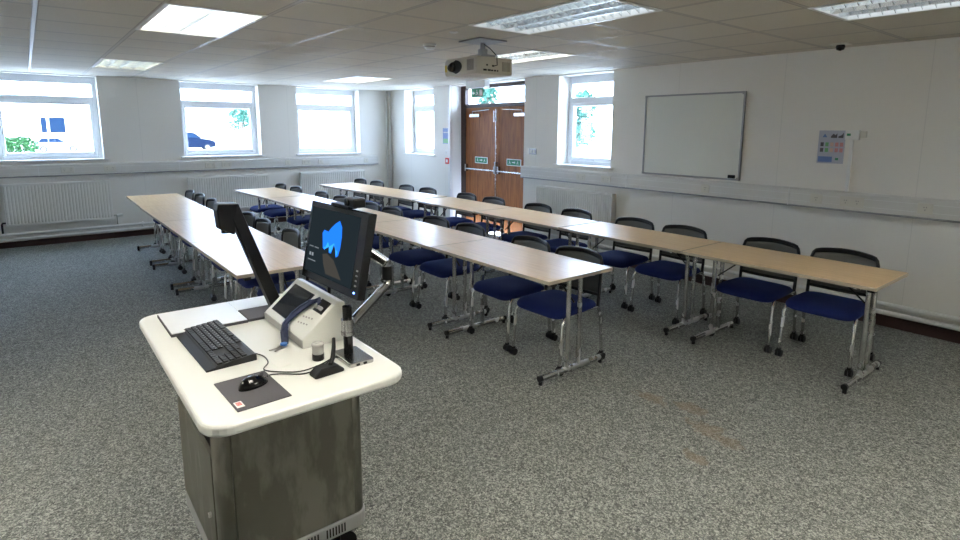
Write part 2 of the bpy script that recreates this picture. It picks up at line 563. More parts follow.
# windows ----------------------------------------------------------
def make_window(idx, a, b, side, label):
    """side 'x': in the x=0 wall spanning y a..b ; 'y': in the y=0 wall spanning x a..b.  local u along wall, w = outward depth"""
    root = bpy.data.objects.new('window_%d' % idx, None)
    col.objects.link(root)
    struct(root, label, 'window')
    if side == 'x':
        root.location = (0, a, WB); root.rotation_euler = (0, 0, R(90))
    else:
        root.location = (a, 0, WB)
    W, Hh = b - a, WT - WB
    d0, d1 = .20, .27
    fr = MB(); t = .055
    TZ = .85           # transom height above sill
    head = .10
    fr.box(0, d0, .0, t, d1, Hh); fr.box(W - t, d0, 0, W, d1, Hh)
    fr.box(t, d0, 0, W - t, d1, t); fr.box(t, d0, Hh - head, W - t, d1, Hh)
    fr.box(t, d0, TZ - .035, W - t, d1, TZ + .035)
    fr.build('window_frame', 'upvc', root, bevel=.006)
    s = MB(); q = .045
    z0, z1 = t, TZ - .035
    s.box(t, d0 - .012, z0, t + q, d1 - .02, z1); s.box(W - t - q, d0 - .012, z0, W - t, d1 - .02, z1)
    s.box(t + q, d0 - .012, z0, W - t - q, d1 - .02, z0 + q); s.box(t + q, d0 - .012, z1 - q, W - t - q, d1 - .02, z1)
    sash = s.build('sash', 'upvc', root, bevel=.006)
    MB().box(t + q - .008, d0 + .020, z0 + q - .008, W - t - q + .008, d0 + .030, z1 - q + .008).build('pane', 'glass', sash)
    MB().box(t - .008, d0 + .035, TZ + .027, W - t + .008, d0 + .045, Hh - head + .008).build('pane', 'glass', root)
    MB().box(W * .5 - .05, d0 - .03, z0 + .004, W * .5 + .05, d0 - .013, z0 + .022).build('handle', 'upvc', sash)
    sl = MB(); sl.box(0, -.03, -.022, W, d0, .004); sl.box(-.05, -.03, -.022, 0, 0, .004); sl.box(W, -.03, -.022, W + .05, 0, .004)
    sl.build('window_sill', 'white_paint', root, bevel=.004)
    return root
labs = ['leftmost wide white window, cut by the left picture edge', 'middle wide window of the far wall with a blue car outside',
        'third wide window of the far wall, nearest the corner', 'narrow tall window between the corner and the doors',
        'narrow tall window between the doors and the whiteboard']
k = 1
for a, b in win_x:
    make_window(k, a, b, 'x', labs[k - 1]); k += 1
for a, b in win_y:
    make_window(k, a, b, 'y', labs[k - 1]); k += 1

# doors ------------------------------------------------------------
fr = MB(); y0, y1 = .19, .27
fr.box(DX0, y0, 0, DX0 + .12, y1, WT); fr.box(DX1 - .06, y0, 0, DX1, y1, WT)
fr.box(DX0 + .12, y0, 1.985, DX1 - .06, y1, 2.045); fr.box(DX0 + .12, y0, 2.285, DX1 - .06, y1, WT)
df = fr.build('trim_1', 'dark_wood', bevel=.004)
struct(df, 'dark stained frame and fanlight above the double doors', 'door frame')
MB().box(DX0 + .11, .225, 2.04, DX1 - .05, .235, 2.29).build('pane', 'glass', df)
def man_sign(mb, cx, y, cz, s, flip=1):
    """simple running figure, arrow and doorway in the x-z plane facing -y; quads laid as thin blocks"""
    def seg(a, b, w):
        ax, az = cx + flip * a[0] * s, cz + a[1] * s
        bx, bz = cx + flip * b[0] * s, cz + b[1] * s
        dx, dz = bx - ax, bz - az
        L = math.hypot(dx, dz); nx, nz = -dz / L * w * s, dx / L * w * s
        mb.prism([(ax + nx, az + nz), (ax - nx, az - nz), (bx - nx, bz - nz), (bx + nx, bz + nz)], 'y', y - .001, y)
    seg((-.05, .15), (.02, -.05), .07); seg((.02, -.05), (.2, -.15), .045); seg((.2, -.15), (.18, -.38), .04)
    seg((.02, -.05), (-.12, -.22), .045); seg((-.12, -.22), (-.32, -.2), .04); seg((-.05, .13), (.16, .06), .035); seg((-.05, .13), (-.24, .02), .035)
    mb.prism([(cx + flip * (-.07 + .08 * math.cos(a)) * s, cz + (.30 + .08 * math.sin(a)) * s) for a in [2 * math.pi * k / 8 for k in range(8)]], 'y', y - .001, y)
def make_leaf(idx, x0, x1, label, meet):
    lf = box('door_%d' % idx, 'veneer', (x0, .205, .01, x1, .25, 1.985))
    struct(lf, label, 'door')
    c = (x0 + x1) / 2
    # panic bar
    b = MB()
    b.cyl((x0 + .03, .165, .985), (x1 - .03, .165, .985), .013)
    bar = b.build('push_bar', 'chrome', lf)
    for xx in (x0 + .03, x1 - .05):
        MB().obox((xx + .01, .18, 1.0), (.02, 0, 0), (0, .026, 0), (0, 0, .06)).build('bar_bracket', 'alloy', lf, bevel=.006)
    # closer with its arm
    s = -1 if meet > c else 1
    cl = MB().box(c - .28 if s < 0 else c + .02, .165, 1.83, c - .02 if s < 0 else c + .28, .205, 1.885).build('door_closer', 'alloy', lf, bevel=.006)
    xx = c - .2 if s < 0 else c + .2
    MB().tube([(xx, .175, 1.89), (xx, .175, 1.925), (c + .25 * (-s), .17, 1.945)], .009, 6).build('closer_arm', 'alloy', cl)
    # green notice plate
    sg = MB().box(c - .165, .199, 1.085, c + .165, .205, 1.19).build('door_sign', 'sign_white', lf)
    MB().box(c - .15, .197, 1.097, c + .15, .199, 1.178).build('sign_face', 'green', sg)
    m = MB()
    man_sign(m, c - .09, .197, 1.137, .075); man_sign(m, c + .09, .197, 1.137, .075, -1)
    m.prism([(c - .035, 1.145), (c - .035, 1.130), (c + .01, 1.130), (c + .01, 1.118), (c + .04, 1.1375), (c + .01, 1.157), (c + .01, 1.145)], 'y', .196, .197)
    m.build('sign_symbols', 'sign_white', sg)
    return lf
d1 = make_leaf(1, DX0 + .122, 3.083, 'left leaf of the brown wooden double doors', 3.083)
d2 = make_leaf(2, 3.09, DX1 - .062, 'right leaf of the brown wooden double doors', 3.09)
MB().cyl((3.07, .17, .1), (3.07, .17, 1.95), .010).build('lock_rod', 'chrome', d1)
MB().box(3.055, .15, .94, 3.09, .205, 1.13).build('latch_box', 'alloy', d1, bevel=.004)
MB().box(2.98, .196, 1.75, 2.995, .205, 1.93).build('pull_strip', 'alloy', d1)
struct(box('trim_2', 'white_paint', (DX0 - .065, -.035, 0, DX0 - .01, 0, H)), 'white boxed pipe casing at the left edge of the door recess', 'pipe casing')

# corner pipes and low heating pipes
def pipe(name, label, pts_list, r, mat='white_paint'):
    m = MB()
    for pts in pts_list: m.tube(pts, r, 10)
    return tag(m.build(name, mat), label, 'pipe')
cp = thing('riser_pipes', 'pair of white vertical heating pipes in the room corner', 'pipe', (.05, -.05, 0))
MB().cyl((-.012, -.030, 0), (-.012, -.030, H), .017).build('pipe', 'white_paint', cp)
MB().cyl((.045, .012, 0), (.045, .012, H), .017).build('pipe', 'white_paint', cp)
hp = thing('heating_pipes', 'white heating pipes running low along the window wall', 'pipe', (.05, 0, .1))
MB().cyl((0, Y0 + .02, .02), (0, -.22, .02), .020).build('pipe', 'white_paint', hp)
MB().cyl((0, Y0 + .02, .085), (0, -.22, .085), .020).build('pipe', 'white_paint', hp)
for yy in (-6.2, -4.3, -2.0): MB().box(-.05, yy - .012, 0, .01, yy + .012, .11).build('pipe_clip', 'white_paint', hp)
hp = thing('heating_pipes', 'white heating pipes running low below the whiteboard wall', 'pipe', (4, -.05, .1))
MB().cyl((0, 0, .03), (X1 - 4.05, 0, .03), .020).build('pipe', 'white_paint', hp)
MB().cyl((0, 0, .1), (X1 - 4.05, 0, .1), .020).build('pipe', 'white_paint', hp)
for xx in (1.2, 3.4, 5.6): MB().box(xx - .012, -.01, 0, xx + .012, .05, .125).build('pipe_clip', 'white_paint', hp)

# cable trunking with sockets (three-compartment dado)
def trunk(name, label, L, loc, rz, socks):
    """local x along the wall, wall at y=0, body to y=-.055"""
    t = thing(name, label, 'cable trunking', loc, rz)
    b = MB(); b.prism([(0, 0), (-.042, 0), (-.055, .015), (-.055, .150), (-.042, .165), (0, .165)], 'x', 0, L)
    b.build('trunking_body', 'trunking', t)
    m = MB(); m.box(.001, -.0585, .048, L - .001, -.055, .052); m.box(.001, -.0585, .113, L - .001, -.055, .117)
    m.build('lid_rib', 'white_paint', t)
    box('shadow_strip', 'grey_metal', (.001, -.0575, -.006, L - .001, -.004, .010), t)  # grey strip drawn as the shadow line under the trunking
    j = MB()
    n = int(L / 2.2) + 1
    for k in range(1, n): j.box(L * k / n - .004, -.058, .004, L * k / n + .004, -.0545, .161)
    if n > 1: j.build('joint_cover', 'white_paint', t)
    for x, w in socks:
        s = MB().box(x - w / 2, -.066, .040, x + w / 2, -.0585, .126).build('socket_outlet', 'socket', t, bevel=.003)
        h = MB()
        for c in ([-w / 4, w / 4] if w > .1 else [0]):
            h.box(x + c - .012, -.0675, .088, x + c - .004, -.066, .098); h.box(x + c + .004, -.0675, .088, x + c + .012, -.066, .098)
            h.box(x + c - .004, -.0675, .066, x + c + .004, -.066, .078)
        h.build('socket_slots', 'socket_dark', s)
    return t
tz = .957
# window wall: local x -> world +y
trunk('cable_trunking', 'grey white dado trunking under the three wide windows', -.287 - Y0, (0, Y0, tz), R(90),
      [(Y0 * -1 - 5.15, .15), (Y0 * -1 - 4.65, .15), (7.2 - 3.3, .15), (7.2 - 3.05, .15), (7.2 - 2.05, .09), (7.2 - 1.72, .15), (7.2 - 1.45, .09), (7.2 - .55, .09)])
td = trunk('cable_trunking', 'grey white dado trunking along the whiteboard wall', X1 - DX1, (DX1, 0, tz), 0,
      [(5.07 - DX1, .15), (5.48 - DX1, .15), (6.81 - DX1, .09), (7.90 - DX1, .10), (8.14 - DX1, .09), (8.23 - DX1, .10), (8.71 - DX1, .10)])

# radiators
def radiator(label, x0, x1, z0, z1, side, bvalve=True):
    L = x1 - x0
    t = thing('radiator', label, 'radiator', (0, x0, z0) if side == 'x' else (x0, 0, z0), R(90) if side == 'x' else 0, 'white panel radiators on the walls')
    h = z1 - z0
    prof = []
    n = max(6, int(L / .036))
    for k in range(n):
        a = L * k / n; w = L / n
        prof += [(a + .0 * w, -.088), (a + .3 * w, -.088), (a + .4 * w, -.100), (a + .9 * w, -.100)]
    prof += [(L, -.088), (L, -.05), (0, -.05)]
    MB().prism(prof, 'z', .03, h - .03).build('panel', 'radiator', t)
    m = MB(); m.box(0, -.102, 0, L, -.045, .03); m.box(0, -.102, h - .03, L, -.03, h); m.box(-.006, -.102, 0, 0, -.03, h); m.box(L, -.102, 0, L + .006, -.03, h)
    m.build('casing', 'radiator', t, bevel=.004)
    m = MB(); m.box(L * .2, -.05, .1, L * .2 + .03, 0, h - .1); m.box(L * .8, -.05, .1, L * .8 + .03, 0, h - .1)
    m.build('wall_bracket', 'radiator', t)
    v = MB(); v.tube([(L + .006, -.07, .05), (L + .05, -.07, .05)], .010, 8); v.tube([(L + .05, -.07, .05), (L + .05, -.07, -z0 + .21)], .008, 8)
    va = v.build('valve', 'key_metal', t)
    MB().cyl((L + .05, -.07, .04), (L + .12, -.07, .05), .022).build('valve_knob', 'white_paint', va)
    v = MB(); v.tube([(-.006, -.07, .05), (-.04, -.07, .05), (-.05, -.07, .03), (-.05, -.07, -z0 + .21)], .012, 8)
    v.build('tail_pipe', 'black_plastic' if x0 < -5 else 'radiator', t)
    return t
radiator('large white panel radiator under the leftmost window', -5.875, -4.672, .30, .87, 'x')
radiator('white panel radiator under the middle wide window, behind the tables', -3.640, -2.414, .30, .86, 'x')
radiator('white panel radiator under the third wide window, next to the corner', -1.835, -.612, .30, .86, 'x')
radiator('white panel radiator on the right wall below the narrow window', 4.30, 5.613, .30, .875, 'y')

# ------------------------------------------------------------------ wall-mounted things
wbx0, wbx1, wbz0, wbz1 = 5.978, 7.150, 1.143, 2.029
t = thing('whiteboard', 'large blank whiteboard in a thin grey frame on the right wall', 'whiteboard', (wbx0, 0, wbz0))
W, Hb = wbx1 - wbx0, wbz1 - wbz0
box('writing_surface', 'whiteboard', (.015, -.018, .015, W - .015, -.002, Hb - .015), t)
m = MB(); m.box(0, -.026, 0, W, 0, .018); m.box(0, -.026, Hb - .018, W, 0, Hb); m.box(0, -.026, .018, .018, 0, Hb - .018); m.box(W - .018, -.026, .018, W, 0, Hb - .018)
m.build('frame', 'grey_metal', t, bevel=.003)
m = MB()
for a in (0, W - .03):
    for b in (0, Hb - .03): m.box(a, -.029, b, a + .03, -.0262, b + .03)
m.build('corner_cap', 'panel_grey', t)
box('magnet_eraser', 'black_plastic', (W - .115, -.045, .022, W - .045, -.0185, .055), t, bevel=.004)

# poster of coloured squares beside the thermostat
t = thing('poster', 'small notice with grid of coloured squares on the right wall', 'poster', (7.85, -.003, 1.36))
box('sheet', 'poster_bg', (0, -.002, 0, .215, .003, .29), t)
m = MB(); rows = [('poster_rose', .11, .15), ('poster_peach', .11, .145)]
cellsd = MB(); cellsg = MB(); cellsp = MB(); cellsr = MB()
for k, (mb_, xs) in enumerate(((cellsd, .02), (cellsg, .06), (cellsp, .10), (cellsr, .14), (cellsr, .178))):
    for j in range(2):
        mb_.box(xs, -.004, .10 + .05 * j, xs + .026, -.002, .135 + .05 * j)
cellsd.prism([(.10, .225), (.15, .225), (.15, .265), (.135, .25), (.12, .262), (.10, .24)], 'y', -.004, -.002)
cellsd.prism([(.16, .225), (.20, .225), (.20, .27), (.185, .25), (.16, .24)], 'y', -.004, -.002)
cellsd.build('dark_squares', 'poster_dark', t); cellsg.build('green_squares', 'poster_green', t)
cellsp.build('peach_squares', 'poster_peach', t); cellsr.build('red_squares', 'poster_rose', t)
m = MB(); m.box(.01, -.0035, .012, .125, -.002, .06); m.prism([(.03, .23), (.05, .262), (.07, .23)], 'y', -.0035, -.002)
m.build('blue_band', 'poster_blue', t)
box('green_mark', 'green', (.15, -.0035, .03, .175, -.002, .05), t)

t = thing('wall_sensor', 'small white wall box with green mark and a thin cable conduit', 'sensor', (8.12, 0, 1.57))
box('case', 'white_paint', (-.05, -.035, 0, .06, 0, .085), t, bevel=.005)
box('label_mark', 'green', (-.035, -.0365, .035, -.005, -.035, .055), t)
box('conduit', 'white_paint', (-.012, -.018, -.452, .012, 0, 0), t)
box('sounder', 'socket', (.062, -.028, .02, .11, 0, .075), t, bevel=.004)

t = thing('wall_notice', 'small blue and green notice left of the doors', 'notice', (1.86, -.002, 1.39))
box('sheet', 'poster_blue', (0, -.003, 0, .2, .002, .26), t)
box('green_foot', 'poster_green', (.01, -.0045, .01, .19, -.003, .085), t)
box('pale_band', 'poster_bg', (.02, -.0045, .18, .18, -.003, .20), t)
t = thing('light_switch', 'small white switch plate below the blue notice', 'switch', (1.93, 0, 1.20))
box('plate', 'white_paint', (0, -.012, 0, .085, 0, .085), t, bevel=.003); box('rocker', 'socket', (.03, -.018, .025, .055, -.012, .06), t)
t = thing('fire_call_point', 'red fire alarm call point on the wall left of the doors', 'fire alarm', (1.98, 0, 1.05))
box('case', 'red', (0, -.045, 0, .105, 0, .105), t, bevel=.005); box('break_glass', 'sign_white', (.028, -.048, .028, .077, -.045, .077), t)
t = thing('switch_plate', 'double grey light switch right of the doors', 'switch', (4.03, 0, 1.29))
box('plate', 'grey_metal', (0, -.012, 0, .15, 0, .085), t, bevel=.003)
for a in (.03, .09): box('rocker', 'socket', (a, -.018, .022, a + .03, -.012, .062), t)

# ------------------------------------------------------------------ ceiling things
for (x0, y0, tm, lab) in lights:
    t = thing('ceiling_light', lab, 'ceiling light', (x0, y0, H), 0, 'recessed louvred ceiling lights')
    L, W = 2 * P, P
    m = MB()      # housing
    m.box(0, 0, .10, L, W, .12); m.box(0, 0, 0, .012, W, .10); m.box(L - .012, 0, 0, L, W, .10)
    m.box(.012, 0, 0, L - .012, .012, .10); m.box(.012, W - .012, 0, L - .012, W, .10)
    m.build('housing', 'housing', t)
    m = MB()
    m.box(0, 0, -.006, L, .024, 0); m.box(0, W - .024, -.006, L, W, 0); m.box(0, .024, -.006, .024, W - .024, 0); m.box(L - .024, .024, -.006, L, W - .024, 0)
    m.build('trim', 'white_paint', t)
    m = MB()
    lanes = 4
    for k in range(1, lanes):
        yy = .024 + (W - .048) * k / lanes
        w = .014 if k == 2 else .006
        m.prism([(yy - w, .045), (yy - .002, -.002), (yy + .002, -.002), (yy + w, .045)], 'x', .014, L - .014)
    nb = 17
    for k in range(1, nb):
        xx = .014 + (L - .028) * k / nb
        for ln in range(lanes):
            ya = .024 + (W - .048) * ln / lanes + .004; yb = .024 + (W - .048) * (ln + 1) / lanes - .004
            yc = (ya + yb) / 2
            m.prism([(ya, .042), (ya, .0), (yc - .03, .016), (yc + .03, .016), (yb, .0), (yb, .042)], 'x', xx - .002, xx + .002)
    m.build('louvre', 'louvre', t)
    for ln in range(lanes):
        yc = .024 + (W - .048) * (ln + .5) / lanes
        MB().cyl((.03, yc, .068), (L - .03, yc, .068), .014, 8).build('tube', tm, t)

# projector hanging from a ceiling plate
px, py, pz = 6.375, -2.77, 2.075
PW, PD, PH = .44, .37, .135
t = thing('projector', 'ivory projector with black lens opening hanging from the ceiling', 'projector', (px - PW / 2, py + PD / 2, pz))
MB().prism([(-PW / 2, .02), (-PW / 2 + .02, 0), (PW / 2 - .01, 0), (PW / 2, .012), (PW / 2, PH), (PW / 2 - .04, PH + .004), (-PW / 2 + .03, PH + .004), (-PW / 2, PH - .02)], 'y', -PD / 2, PD / 2).build('shell', 'projector', t, bevel=.008)
m = MB(); m.prism([(-PW * .5 + .045 + .105 * (1 + math.cos(a)) * .95, PH * .5 + .056 * math.sin(a) * (1.0 if math.cos(a) > 0 else .75)) for a in [2 * math.pi * k / 18 for k in range(18)]], 'y', -PD / 2 - .004, -PD / 2 + .002)
lr = m.build('lens_recess', 'black_plastic', t)
MB().lathe([(0, 0), (.036, 0), (.04, .012), (.034, .014), (.028, .006), (0, .004)], (0, 0, 0), 16).build('lens', 'black_gloss', lr, loc=(-PW * .5 + .125, -PD / 2 - .004, PH * .5), rot=(R(90), 0, 0))
m = MB()
for k in range(7): m.box(PW / 2 - .125 + .013 * k, -PD / 2 - .003, .03, PW / 2 - .119 + .013 * k, -PD / 2 + .001, PH - .02)
m.build('front_grille', 'projector_grey', t)
m = MB()
for k in range(7): m.box(PW / 2 - .001, PD / 2 - .11 + .013 * k, .03, PW / 2 + .002, PD / 2 - .104 + .013 * k, PH - .03)
m.build('side_grille', 'projector_grey', t)
m = MB()
for k, (a, w, z, h) in enumerate(((-.12, .035, .025, .014), (-.075, .03, .025, .014), (-.04, .02, .025, .012), (-.01, .02, .025, .012), (.02, .014, .025, .012), (-.09, .016, .065, .012), (-.03, .018, .06, .014))):
    m.box(PW / 2 - .001, a, z, PW / 2 + .002, a + w, z + h)
m.build('connector_panel', 'black_plastic', t)
box('warning_label', 'yellow_label', (-PW / 2 + .006, -PD / 2 - .002, .035, -PW / 2 + .036, -PD / 2, .09), t)
m = MB(); m.cyl((0.06, 0, PH), (0.06, 0, H - pz - .02), .022); m.box(-.02, -.07, PH + .005, .14, .07, PH + .03); m.cyl((0.06, 0, PH + .03), (0.06, 0, PH + .075), .04)
m.build('mount_pole', 'silver_plastic', t)
box('ceiling_plate', 'panel_grey', (-.08, -.14, H - pz - .012, .20, .14, H - pz - .001), t)
MB().tube([(PW / 2 + .002, -.02, .065), (PW / 2 + .04, -.01, .07), (PW / 2 + .035, -.01, .14), (PW / 2 - .05, 0, .20), (.08, 0, .25)], .004, 6).build('cable', 'black_plastic', t)

t = thing('smoke_detector', 'round white smoke detector on the ceiling left of the projector', 'smoke detector', (5.77, -2.81, H))
MB().lathe([(0, 0), (.055, 0), (.055, -.012), (.045, -.018), (.045, -.030), (.035, -.045), (0, -.048)], n=20).build('base', 'white_paint', t)
MB().lathe([(.0455, -.020), (.0475, -.020), (.0475, -.028), (.0455, -.028)], n=20).build('vent_ring', 'projector_grey', t)
t = thing('ceiling_sensor', 'tiny dark dome sensor on the ceiling at the right wall', 'sensor', (8.06, -.30, H))
box('mounting', 'socket', (-.07, -.05, -.014, .07, .05, 0), t, bevel=.004)
MB().lathe([(.03, -.012), (.035, -.03), (.028, -.052), (0, -.062)], n=16).build('dome', 'black_gloss', t)
t = thing('ceiling_speaker', 'tiny round white fitting on the ceiling in front of the projector', 'ceiling fitting', (6.42, -3.02, H))
MB().lathe([(0, 0), (.035, 0), (.033, -.008), (0, -.010)], n=16).build('rim', 'white_paint', t)

t = thing('exit_sign', 'white emergency light box with hanging green exit sign before the doors', 'exit sign', (3.10, -.22, H))
box('light_box', 'white_paint', (-.23, -.05, -.105, .23, .05, 0), t, bevel=.008)
box('bracket', 'alloy', (-.15, -.008, -.113, .15, .008, -.105), t)
pl = box('sign_plate', 'green', (-.145, -.005, -.245, .145, .005, -.113), t)
m = MB(); man_sign(m, 0, -.005, -.18, .12); m.box(.055, -.0065, -.225, .125, -.005, -.135); m.prism([(-.12, -.18), (-.09, -.155), (-.09, -.173), (-.06, -.173), (-.06, -.187), (-.09, -.187), (-.09, -.205)], 'y', -.0065, -.005)
m.build('sign_symbols', 'sign_white', pl)

# ================================================================== tables
T = .73
TL, TD = 1.292, .60
def make_table():
    t = thing('folding_table', '', 'table')
    MB().box(0, 0, T - .022, TL, TD, T).build('tabletop', 'beech', t, bevel=.003)
    m = MB(); e = .0015
    m.box(-e, -e, T - .022, TL + e, 0, T - .001); m.box(-e, TD, T - .022, TL + e, TD + e, T - .001)
    m.box(-e, 0, T - .022, 0, TD, T - .001); m.box(TL, 0, T - .022, TL + e, TD, T - .001)
    m.build('edge_lipping', 'edge', t)
    m = MB(); m.box(.06, .10, T - .050, TL - .06, .125, T - .022); m.box(.06, .47, T - .050, TL - .06, .495, T - .022)
    m.build('underframe', 'grey_metal', t)
    for sx in (.105, TL - .125):
        m = MB()
        m.cyl((sx, .315, .05), (sx, .315, T - .035), .0165); m.cyl((sx, .425, .05), (sx, .425, T - .035), .0165)
        m.box(sx - .018, .08, T - .050, sx + .018, .53, T - .023)
        m.build('leg', 'chrome', t)
        m = MB()
        m.tube([(sx, .075, .042), (sx, .655, .042)], .0195, 12)
        ft = m.build('foot_bar', 'chrome', t)
        m = MB(); m.cyl((sx, .055, .042), (sx, .078, .042), .021); m.cyl((sx, .070, 0), (sx, .070, .03), .014)
        m.build('foot_cap', 'black_plastic', ft)
        m = MB(); m.cyl((sx, .652, .042), (sx, .675, .042), .021); m.cyl((sx, .66, 0), (sx, .66, .03), .014)
        m.build('foot_cap', 'black_plastic', ft)
    for s, a in ((.105, 1), (TL - .125, -1)):
        MB().tube([(s, .37, .50), (s + a * .22, .37, T - .045)], .006, 6).build('folding_stay', 'black_plastic', t)
    box('edge_clip', 'black_plastic', (TL - .06, .05, T - .047, TL - .02, .09, T - .022), t)
    box('edge_clip', 'black_plastic', (.03, .05, T - .047, .07, .09, T - .022), t)
    return t
tab0 = make_table()
index_kids(tab0)
rows = {'first': (-4.620, [6.33, 5.03, 3.73, 2.43]), 'second': (-3.180, [7.632, 6.330, 5.03, 3.73, 2.43]),
        'third': (-1.748, [8.915, 7.610, 6.30, 4.995, 3.675, 2.37])}
skew = {('third', 4): (2.385, -1.835, 3.6), ('third', 5): (1.085, -1.915, 3.6), ('second', 4): (1.138, -3.245, 2.4), ('first', 3): (1.140, -4.600, -.6)}
rowdesc = {'first': 'left row', 'second': 'middle row', 'third': 'right hand row'}
ordn = ['nearest', 'second', 'third', 'fourth', 'fifth', 'sixth']
used = False
for rk, (yf, xs) in rows.items():
    for i, xr in enumerate(xs):
        o = tab0 if not used else copy_tree(tab0)
        used = True
        o.location = (xr - TL + .0025, yf + random.uniform(-.006, .006), 0)
        o.rotation_euler = (0, 0, R(random.uniform(-.22, .22)))
        if (rk, i) in skew:
            xl, yl, a = skew[rk, i]
            o.location = (xl, yl, 0); o.rotation_euler = (0, 0, R(a))
        if i == 0: pos = 'nearest the camera'
        elif i == len(xs) - 1: pos = 'furthest away, nearest the window wall'
        else: pos = '%s from the near end' % ordn[i]
        o['label'] = 'beech-topped table in the %s, %s' % (rowdesc[rk], pos)
        o['group'] = 'beech folding tables in three rows'

# ================================================================== chairs
def make_chair():
    t = thing('mesh_back_chair', '', 'chair')
    # seat pad : superellipse outline, crowned, waterfall front
    def seat(u, v):
        return None
    m = MB()
    hw, hd = .240, .218
    rings = [(.00, .048), (.45, .050), (.82, .050), (.95, .040), (1.0, .024), (1.0, .010), (.95, .0), (.0, .0)]
    n = 28
    vs = []
    for s, z in rings:
        for k in range(n):
            a = 2 * math.pi * k / n
            c_, s_ = math.cos(a), math.sin(a)
            ex = .34
            x = hw * s * (abs(c_) ** ex) * (1 if c_ >= 0 else -1)
            y = hd * s * (abs(s_) ** ex) * (1 if s_ >= 0 else -1)
            drop = .022 * max(0, (-y - hd * .45) / (hd * .55)) ** 2
            vs.append((x * (1 - .06 * (y / hd + 1) / 2), y - .01, .392 + z - drop))
    fs = []
    for r in range(len(rings) - 1):
        for k in range(n):
            l = (k + 1) % n
            fs.append((r * n + k, r * n + l, (r + 1) * n + l, (r + 1) * n + k))
    m.add(vs, [f[::-1] for f in fs], True)
    m.build('seat', 'blue_fabric', t)
    MB().prism(rrect(-.20, -.18, .20, .17, .05), 'z', .380, .394).build('seat_pan', 'black_plastic', t)
    # legs
    for sx in (-1, 1):
        f = MB(); f.tube([(sx * .196, -.12, .400), (sx * .222, -.165, .392), (sx * .228, -.195, .34), (sx * .230, -.215, .062)], .0115, 10)
        lg = f.build('leg', 'chrome', t)
        m = MB(); m.cyl((sx * .230 - .020, -.215, .026), (sx * .230 - .003, -.215, .026), .026, 14); m.cyl((sx * .230 + .003, -.215, .026), (sx * .230 + .020, -.215, .026), .026, 14)
        m.box(sx * .230 - .012, -.225, .03, sx * .230 + .012, -.205, .066)
        m.build('castor', 'black_plastic', lg)
        f = MB(); f.tube([(sx * .228, .175, .400), (sx * .232, .195, .34), (sx * .235, .222, .062)], .0115, 10)
        lg = f.build('leg', 'chrome', t)
        m = MB(); m.cyl((sx * .235 - .020, .222, .026), (sx * .235 - .003, .222, .026), .026, 14); m.cyl((sx * .235 + .003, .222, .026), (sx * .235 + .020, .222, .026), .026, 14)
        m.box(sx * .235 - .012, .212, .03, sx * .235 + .012, .232, .066)
        m.build('castor', 'black_plastic', lg)
    m = MB(); m.tube([(-.228, .175, .396), (.228, .175, .396)], .010, 8)
    m.tube([(-.222, -.160, .392), (.222, -.160, .392)], .010, 8)
    m.tube([(-.200, -.14, .398), (-.222, .17, .398)], .009, 8); m.tube([(.200, -.14, .398), (.222, .17, .398)], .009, 8)
    m.build('seat_frame', 'chrome', t)
    # back frame: uprights leaning back and bowed top and lower rails
    def bp(u, z):         # u in -1..1
        w = .218 - .012 * max(0, (z - .70) / .06)
        y = .185 + .28 * (z - .40) * .30 + .042 * (1 - u * u) * min(1, max(0, (z - .42) / .1))
        return (u * w, y, z)
    topz = lambda u: .752 + .020 * (1 - u * u)
    pts = [bp(-1, z) for z in (.39, .46, .54, .62, .70)] + [bp(-.985, .735)] + [bp(-.93, .752)]
    pts += [bp(u, topz(u)) for u in (-.8, -.6, -.4, -.2, 0, .2, .4, .6, .8)]
    pts += [bp(.93, .752), bp(.985, .735)] + [bp(1, z) for z in (.70, .62, .54, .46, .39)]
    m = MB(); m.tube(pts, .0125, 8)
    m.tube([bp(u, .484 - .010 * (1 - u * u)) for u in (-1, -.8, -.6, -.4, -.2, 0, .2, .4, .6, .8, 1)], .0125, 8)
    bf = m.build('back_frame', 'black_plastic', t)
    m = MB()
    m.grid(lambda a, b: bp(-1 + 2 * a, (.484 - .010 * (1 - (2 * a - 1) ** 2)) * (1 - b) + topz(2 * a - 1) * b - (.004 if b > .9 else 0)), 16, 6)
    m.build('mesh_panel', 'mesh', t, solid=.004)
    m = MB()
    m.grid(lambda a, b: bp(-1 + 2 * a, topz(2 * a - 1) - .022 * (1 - b) - .002), 16, 2)
    m.build('top_band', 'black_plastic', bf, solid=.012)
    return t
ch0 = make_chair()
index_kids(ch0)
chrow = {'first': (-4.095, [5.82, 5.21, 4.50, 3.98, 3.20, 2.52, 1.88, 1.36]),
         'second': (-2.700, [7.245, 6.715, 5.90, 5.36, 4.50, 3.99, 3.15, 2.52, 1.66, 1.08]),
         'third': (-1.185, [8.480, 7.945, 7.165, 6.610, 5.83, 5.24, 4.43, 3.84, 2.95, 2.39, 1.53, 1.0])}
ordc = ['nearest', 'second', 'third', 'fourth', 'fifth', 'sixth', 'seventh', 'eighth', 'ninth', 'tenth', 'eleventh', 'furthest']
used = False
